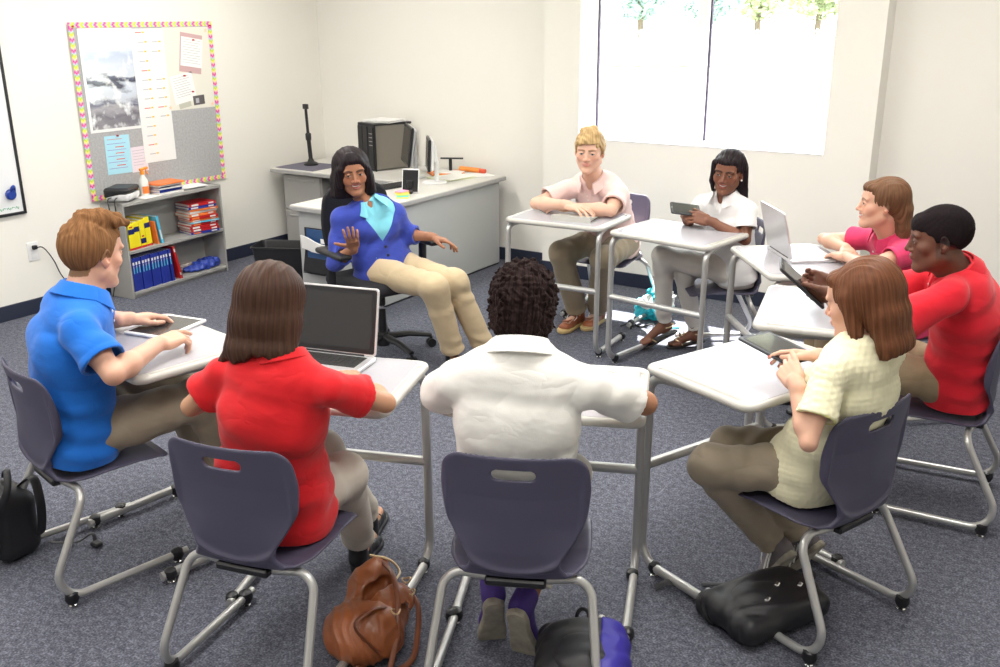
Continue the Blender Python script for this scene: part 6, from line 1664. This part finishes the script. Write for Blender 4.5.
tablet('tablet', (-1.905, 4.835, .862), (-.82, -.50, .12), (.35, -.75, -.35), .160, .105, .009, M['blackplastic'], M['tscreen'], 'small dark tablet in a folded cover held by the girl in the white polo', .012)
# grey folio with a tablet, closed, on the blond boy's desk
fo = empty('tablet_case', (-2.505, 4.700, DZ), R(9), 'closed pale grey tablet case lying like a wedge on the desk of the blond boy', 'tablet case')
b = MB()
vs = [(-.115, -.07, 0), (.115, -.07, 0), (.115, .085, 0), (-.115, .085, 0), (-.115, -.07, .032), (.115, -.07, .032), (.115, .085, .010), (-.115, .085, .010)]
b.add(vs, [(3, 2, 1, 0), (4, 5, 6, 7), (0, 1, 5, 4), (1, 2, 6, 5), (2, 3, 7, 6), (3, 0, 4, 7)]); cs_ = b.build('cover', mat('taupe_cover', (.52, .51, .47), .55), fo)
b = MB(); b.box((.1152, -.055, .006), (.119, .078, .010), .001); b.build('tablet_edge', M['blackplastic'], fo)
# jewellery
for k, (sx) in enumerate((-1,)):
    Hm = head_frame(274, 6, 5); p = np.array((-1.715, 4.935, 1.060)) + Hm @ (np.array((sx * .0815, .004, -.030)) * .94)
    b = MB(); b.lathe([(.001, -.0055), (.004, -.004), (.0058, 0), (.004, .004), (.001, .0055)], 12, tuple(p))
    tag(b.build('earring', mat('pearl', (.85, .83, .8), .15), smooth=True), 'pearl stud in the ear of the girl in the white polo', 'earring')

# ------------------------------------------------------------------ bags on the floor
def bagmesh(name, g, m, ro, parent, label=None):
    v, t, q = g.verts(); return mesh_from(name, [(v - np.array(ro), t, q)], m, parent)
# brown leather handbag
c = np.array((-1.715, 1.935, 0.)); root = empty('handbag', c, 0, 'slouched tan brown leather handbag on the carpet between the two front chairs', 'handbag')
M['tan'] = mat('tan_leather', (.30, .090, .030), .33, spec=.5, var=.28, vscale=9, bump=.5, bscale=45, bdist=.003)
M['tandark'] = mat('dark_tan_leather', (.17, .05, .02), .4, var=.2, vscale=12)
ax_ = unit((-.30, .95, 0)); ay_ = np.array((ax_[1], -ax_[0], 0)); Q = np.stack([ax_, ay_, np.array((0, 0, 1.))], 1)
Wb = lambda a, b_, z: c + ax_ * a + ay_ * b_ + np.array((0, 0, z))
g = G(c + (-.24, -.24, -.005), c + (.24, .24, .30), .0036)
g.ell(Wb(-.02, 0, .075), (.165, .115, .085), Q); g.ell(Wb(-.09, .01, .085), (.085, .115, .090), Q, .05); g.ell(Wb(.09, -.03, .120), (.095, .060, .085), Q, .05)
g.cone(Wb(.08, -.06, .15), Wb(.17, -.03, .175), .045, .020, .04); g.ell(Wb(.03, .02, .150), (.075, .040, .030), Q, 0.012, 's')
def cr(x, y, z):
    n1 = wob(x, y, z, 31, 22); n2 = wob(x, y, z, 37, 45)
    return F4(.006) * n1 + F4(.0045) * np.abs(np.sin(x * 55 + y * 40 + n1 * 3)) + F4(.0025) * n2
g.put(cr, c + (0, 0, .1), (.3, .3, .2), 0, '+'); g.plane((0, 0, .002), (0, 0, -1), .004)
bagmesh('bag_body', g, M['tan'], c, root)
g = G(c + (-.24, -.24, .02), c + (.24, .24, .30), .0036)
g.ell(Wb(.02, .0, .088), (.150, .122, .095), Q); g.ell(Wb(.02, .0, .080), (.146, .118, .088), Q, 0, 's'); g.put(cr, c + (0, 0, .1), (.3, .3, .2), 0, '+'); g.plane(Wb(0, .03, 0), -ay_ * 1.0 + ax_ * .3)
g.plane(Wb(-.03, 0, .10), (0, 0, -1)); bagmesh('flap', g, M['tan'], c, root)
b = MB(); rel = lambda a, b_, z: Vector(Wb(a, b_, z) - c)
b.tube(smooth_pts([rel(.14, -.02, .19), rel(.06, .05, .20), rel(-.03, .10, .165), rel(-.10, .12, .10), rel(-.16, .12, .03)], 6), .0085, 8, flat=.4)
b.tube(smooth_pts([rel(.10, .08, .13), rel(.06, .13, .10), rel(-.02, .155, .05), rel(-.10, .16, .015), rel(-.17, .10, .012), rel(-.18, .02, .03)], 6), .009, 8, flat=.4)
b.tube(smooth_pts([rel(-.06, .07, .165), rel(-.12, .05, .19), rel(-.17, .02, .16), rel(-.16, .09, .07)], 6), .008, 8, flat=.4); b.build('strap', M['tandark'], root, smooth=True)
b = MB(); b.tube(smooth_pts([rel(.14, -.06, .205), rel(.16, .0, .185), rel(.12, .05, .175), rel(.05, .06, .185)], 6), .004, 6); b.build('zip_edge', M['gold'], root, smooth=True)
for p in ((.08, .10, .135), (-.05, .10, .150), (.11, .075, .155)):
    b = MB(); b.tube([rel(*p) + Vector((.014 * math.cos(R(a)), .014 * math.sin(R(a)), .004 * math.sin(R(a * 2)))) for a in range(0, 360, 30)], .003, 6, closed=True); b.build('metal_ring', M['gold'], root, smooth=True)

def backpack(name, c, az, size, lift, m, m2, label, seed, panel=None, straps=True):
    """lying backpack; az long axis direction"""
    c = np.array(c, float); root = empty(name, c, 0, label, 'backpack'); a = unit((math.cos(R(az)), math.sin(R(az)), 0)); b2 = np.array((a[1], -a[0], 0)); Q = np.stack([a, b2, np.array((0, 0, 1.))], 1)
    lx, ly, lz = size; Wq = lambda u, v, z: c + a * u + b2 * v + np.array((0, 0, z))
    g = G(c - (lx + .08, lx + .08, .005), c + (lx + .08, lx + .08, lz * 2 + .08), .0042)
    g.rbox(Wq(0, 0, lz * .9), (lx, ly, lz * .85), min(lx, ly, lz) * .75, Q); g.ell(Wq(lx * .15, 0, lz * 1.5), (lx * .75, ly * .80, lz * .55), Q, .04)
    def cr2(x, y, z): n1 = wob(x, y, z, seed, 16); return F4(.008) * n1 + F4(.003) * np.sin(x * 70 - y * 50 + n1 * 4)
    g.put(cr2, c + (0, 0, lz), (lx + .1, lx + .1, lz + .1), 0, '+'); g.plane((0, 0, .002), (0, 0, -1), .004); bagmesh('bag_body', g, m, c, root)
    g = G(c - (lx + .08, lx + .08, 0), c + (lx + .08, lx + .08, lz * 2 + .12), .0042)
    g.ell(Wq(-lx * .15, 0, lz * 1.72), (lx * .55, ly * .60, lz * .42), Q); g.put(cr2, c + (0, 0, lz), (lx + .1, lx + .1, lz + .1), 0, '+'); bagmesh('front_pocket', g, m, c, root)
    rl = lambda u, v, z: Vector(Wq(u, v, z) - c)
    b = MB(); b.tube(smooth_pts([rl(lx * .95, -ly * .15, lz * 1.2), rl(lx * 1.10, -ly * .12, lz * 1.6), rl(lx * 1.16, 0, lz * 1.7), rl(lx * 1.10, ly * .12, lz * 1.6), rl(lx * .95, ly * .15, lz * 1.2)], 5), .006, 8); b.build('carry_loop', m, root, smooth=True)
    b = MB(); b.tube(smooth_pts([rl(lx * .85 * math.cos(R(t)), ly * .80 * math.sin(R(t)), lz * (1.70 - .1 * abs(math.sin(R(t))))) for t in range(-80, 81, 20)], 4), .003, 6); b.build('zip', M['deskedge'], root, smooth=True)
    if panel: panel(root, c, Wq, Q, lx, ly, lz, cr2)
    return root, rl
def side_panel(root, c, Wq, Q, lx, ly, lz, cr2):
    g = G(c - (lx + .1, lx + .1, 0), c + (lx + .1, lx + .1, lz * 2 + .12), .0045)
    g.rbox(Wq(0, 0, lz * .9), np.array((lx, ly, lz * .85)) + .006, min(lx, ly, lz) * .75, Q); g.ell(Wq(lx * .15, 0, lz * 1.5), np.array((lx * .75, ly * .80, lz * .55)) + .006, Q, .04)
    g.put(cr2, c + (0, 0, lz), (lx + .1, lx + .1, lz + .1), 0, '+'); g.plane((0, 0, .004), (0, 0, -1)); a, b2 = Q[:, 0], Q[:, 1]
    g.plane(Wq(0, ly * .42, 0), -b2); bagmesh('side_panel', g, M['violet'], c, root)
M['violet'] = mat('violet_nylon', (.035, .025, .33), .5); M['nylon'] = mat('black_nylon', (.012, .012, .015), .5, bump=.35, bscale=120, bdist=.001)
r1, rl = backpack('backpack', (-1.045, 2.045, 0), 115, (.170, .135, .090), 0, M['nylon'], None, 'black backpack with a violet side panel under the middle front chair', 51, side_panel)
r2, rl = backpack('backpack', (-.715, 2.685, 0), 62, (.185, .125, .060), 0, M['nylon'], None, 'black backpack lying flat under the chair of the girl in the yellow top', 57)
b = MB(); b.tube(smooth_pts([rl(-.10, -.10, .05), rl(-.13, -.17, .02), rl(-.12, -.23, .012), rl(-.16, -.28, .030), rl(-.20, -.30, .008)], 6), .012, 8, flat=.3); b.tube(smooth_pts([rl(.02, -.12, .05), rl(.0, -.19, .02), rl(-.05, -.24, .01)], 6), .012, 8, flat=.3); b.build('strap', M['nylon'], r2, smooth=True)
for p in ((.03, .02, .125), (-.05, .06, .120), (.10, .05, .118)):
    b = MB(); q_ = rl(*p); b.box((q_.x - .007, q_.y - .012, q_.z - .004), (q_.x + .007, q_.y + .012, q_.z + .008), .003); b.build('buckle', M['chrome'], r2)
# bag at the left edge with looping straps
c = np.array((-3.175, 1.625, 0.)); root = empty('shoulder_bag', c, 0, 'black bag with long looping straps on the floor at the left edge', 'bag')
g = G(c - (.22, .22, .0), c + (.22, .22, .40), .005); g.rbox(c + (0, 0, .13), (.115, .085, .125), .05, None); g.ell(c + (.02, -.02, .235), (.085, .07, .06), None, .04)
g.put(lambda x, y, z: F4(.010) * wob(x, y, z, 61, 18), c + (0, 0, .15), (.3, .3, .3), 0, '+'); g.plane((0, 0, .002), (0, 0, -1)); bagmesh('bag_body', g, M['nylon'], c, root)
b = MB(); V_ = lambda x, y, z: Vector((x, y, z))
b.tube(smooth_pts([V_(.05, .05, .26), V_(.13, .06, .31), V_(.17, .05, .22), V_(.13, .06, .10), V_(.05, .09, .04)], 6), .017, 8, flat=.25)
b.tube(smooth_pts([V_(.04, -.06, .27), V_(.10, -.10, .25), V_(.12, -.11, .12), V_(.06, -.10, .03)], 6), .016, 8, flat=.25)
b.tube(smooth_pts([V_(.02, .02, .30), V_(.08, .0, .35), V_(.12, -.03, .30), V_(.10, -.06, .22)], 6), .012, 8, flat=.3); b.build('strap', M['nylon'], root, smooth=True)
b = MB(); b.tube(smooth_pts([V_(.10, .10, .02), V_(.17, .16, .012), V_(.21, .20, .04), V_(.24, .19, .012)], 6), .008, 6, flat=.4); b.box((.225, .175, .004), (.265, .205, .022), .004); b.build('loose_strap', M['nylon'], root, smooth=True)
# turquoise and white bag by the window wall
c = np.array((-2.335, 5.500, 0.)); root = empty('tote_bag', c, 0, 'crumpled turquoise and white patterned bag on the sunlit carpet by the window wall', 'bag')
g = G(c - (.2, .2, .0), c + (.2, .2, .30), .0042); g.ell(c + (0, 0, .07), (.125, .09, .09)); g.ell(c + (.03, .03, .15), (.09, .06, .06), None, .03); g.ell(c + (-.07, -.02, .06), (.06, .06, .07), None, .02)
g.put(lambda x, y, z: F4(.011) * wob(x, y, z, 71, 40) + F4(.006) * np.sin(x * 120 + 3 * np.sin(z * 60)), c + (0, 0, .1), (.3, .3, .3), 0, '+'); g.plane((0, 0, .002), (0, 0, -1))
tm = mat('turquoise_print', (.02, .48, .58), .5); N, L = nt(tm); bs = N['Principled BSDF']; tc = N.new('ShaderNodeTexCoord'); vn = N.new('ShaderNodeTexVoronoi'); vn.inputs['Scale'].default_value = 13; L.new(tc.outputs['Object'], vn.inputs['Vector'])
rp = N.new('ShaderNodeValToRGB'); rp.color_ramp.interpolation = 'CONSTANT'; rp.color_ramp.elements[0].color = (.02, .50, .60, 1); rp.color_ramp.elements[1].position = .5; rp.color_ramp.elements[1].color = (.80, .85, .85, 1)
sp = N.new('ShaderNodeSeparateColor'); L.new(vn.outputs['Color'], sp.inputs[0]); L.new(sp.outputs[0], rp.inputs['Fac']); L.new(rp.outputs['Color'], bs.inputs['Base Color'])
bagmesh('bag_body', g, tm, c, root)
b = MB(); b.tube(smooth_pts([V_(.06, -.06, .10), V_(.12, -.12, .08), V_(.15, -.15, .01), V_(.22, -.12, .008)], 6), .010, 8, flat=.3); b.tube(smooth_pts([V_(-.02, -.08, .10), V_(.0, -.14, .14), V_(.05, -.13, .09), V_(.06, -.09, .03)], 6), .010, 8, flat=.3); b.build('strap', mat('turquoise_strap', (.02, .42, .52), .5), root, smooth=True)
b = MB(); b.tube(smooth_pts([(-2.44, 5.22, .006), (-2.40, 5.30, .012), (-2.33, 5.27, .006), (-2.28, 5.34, .012), (-2.25, 5.30, .005)], 6), .005, 6)
tag(b.build('cord', M['nylon'], smooth=True), 'thin dark cord lying on the sunlit carpet between the two window desks', 'cord')
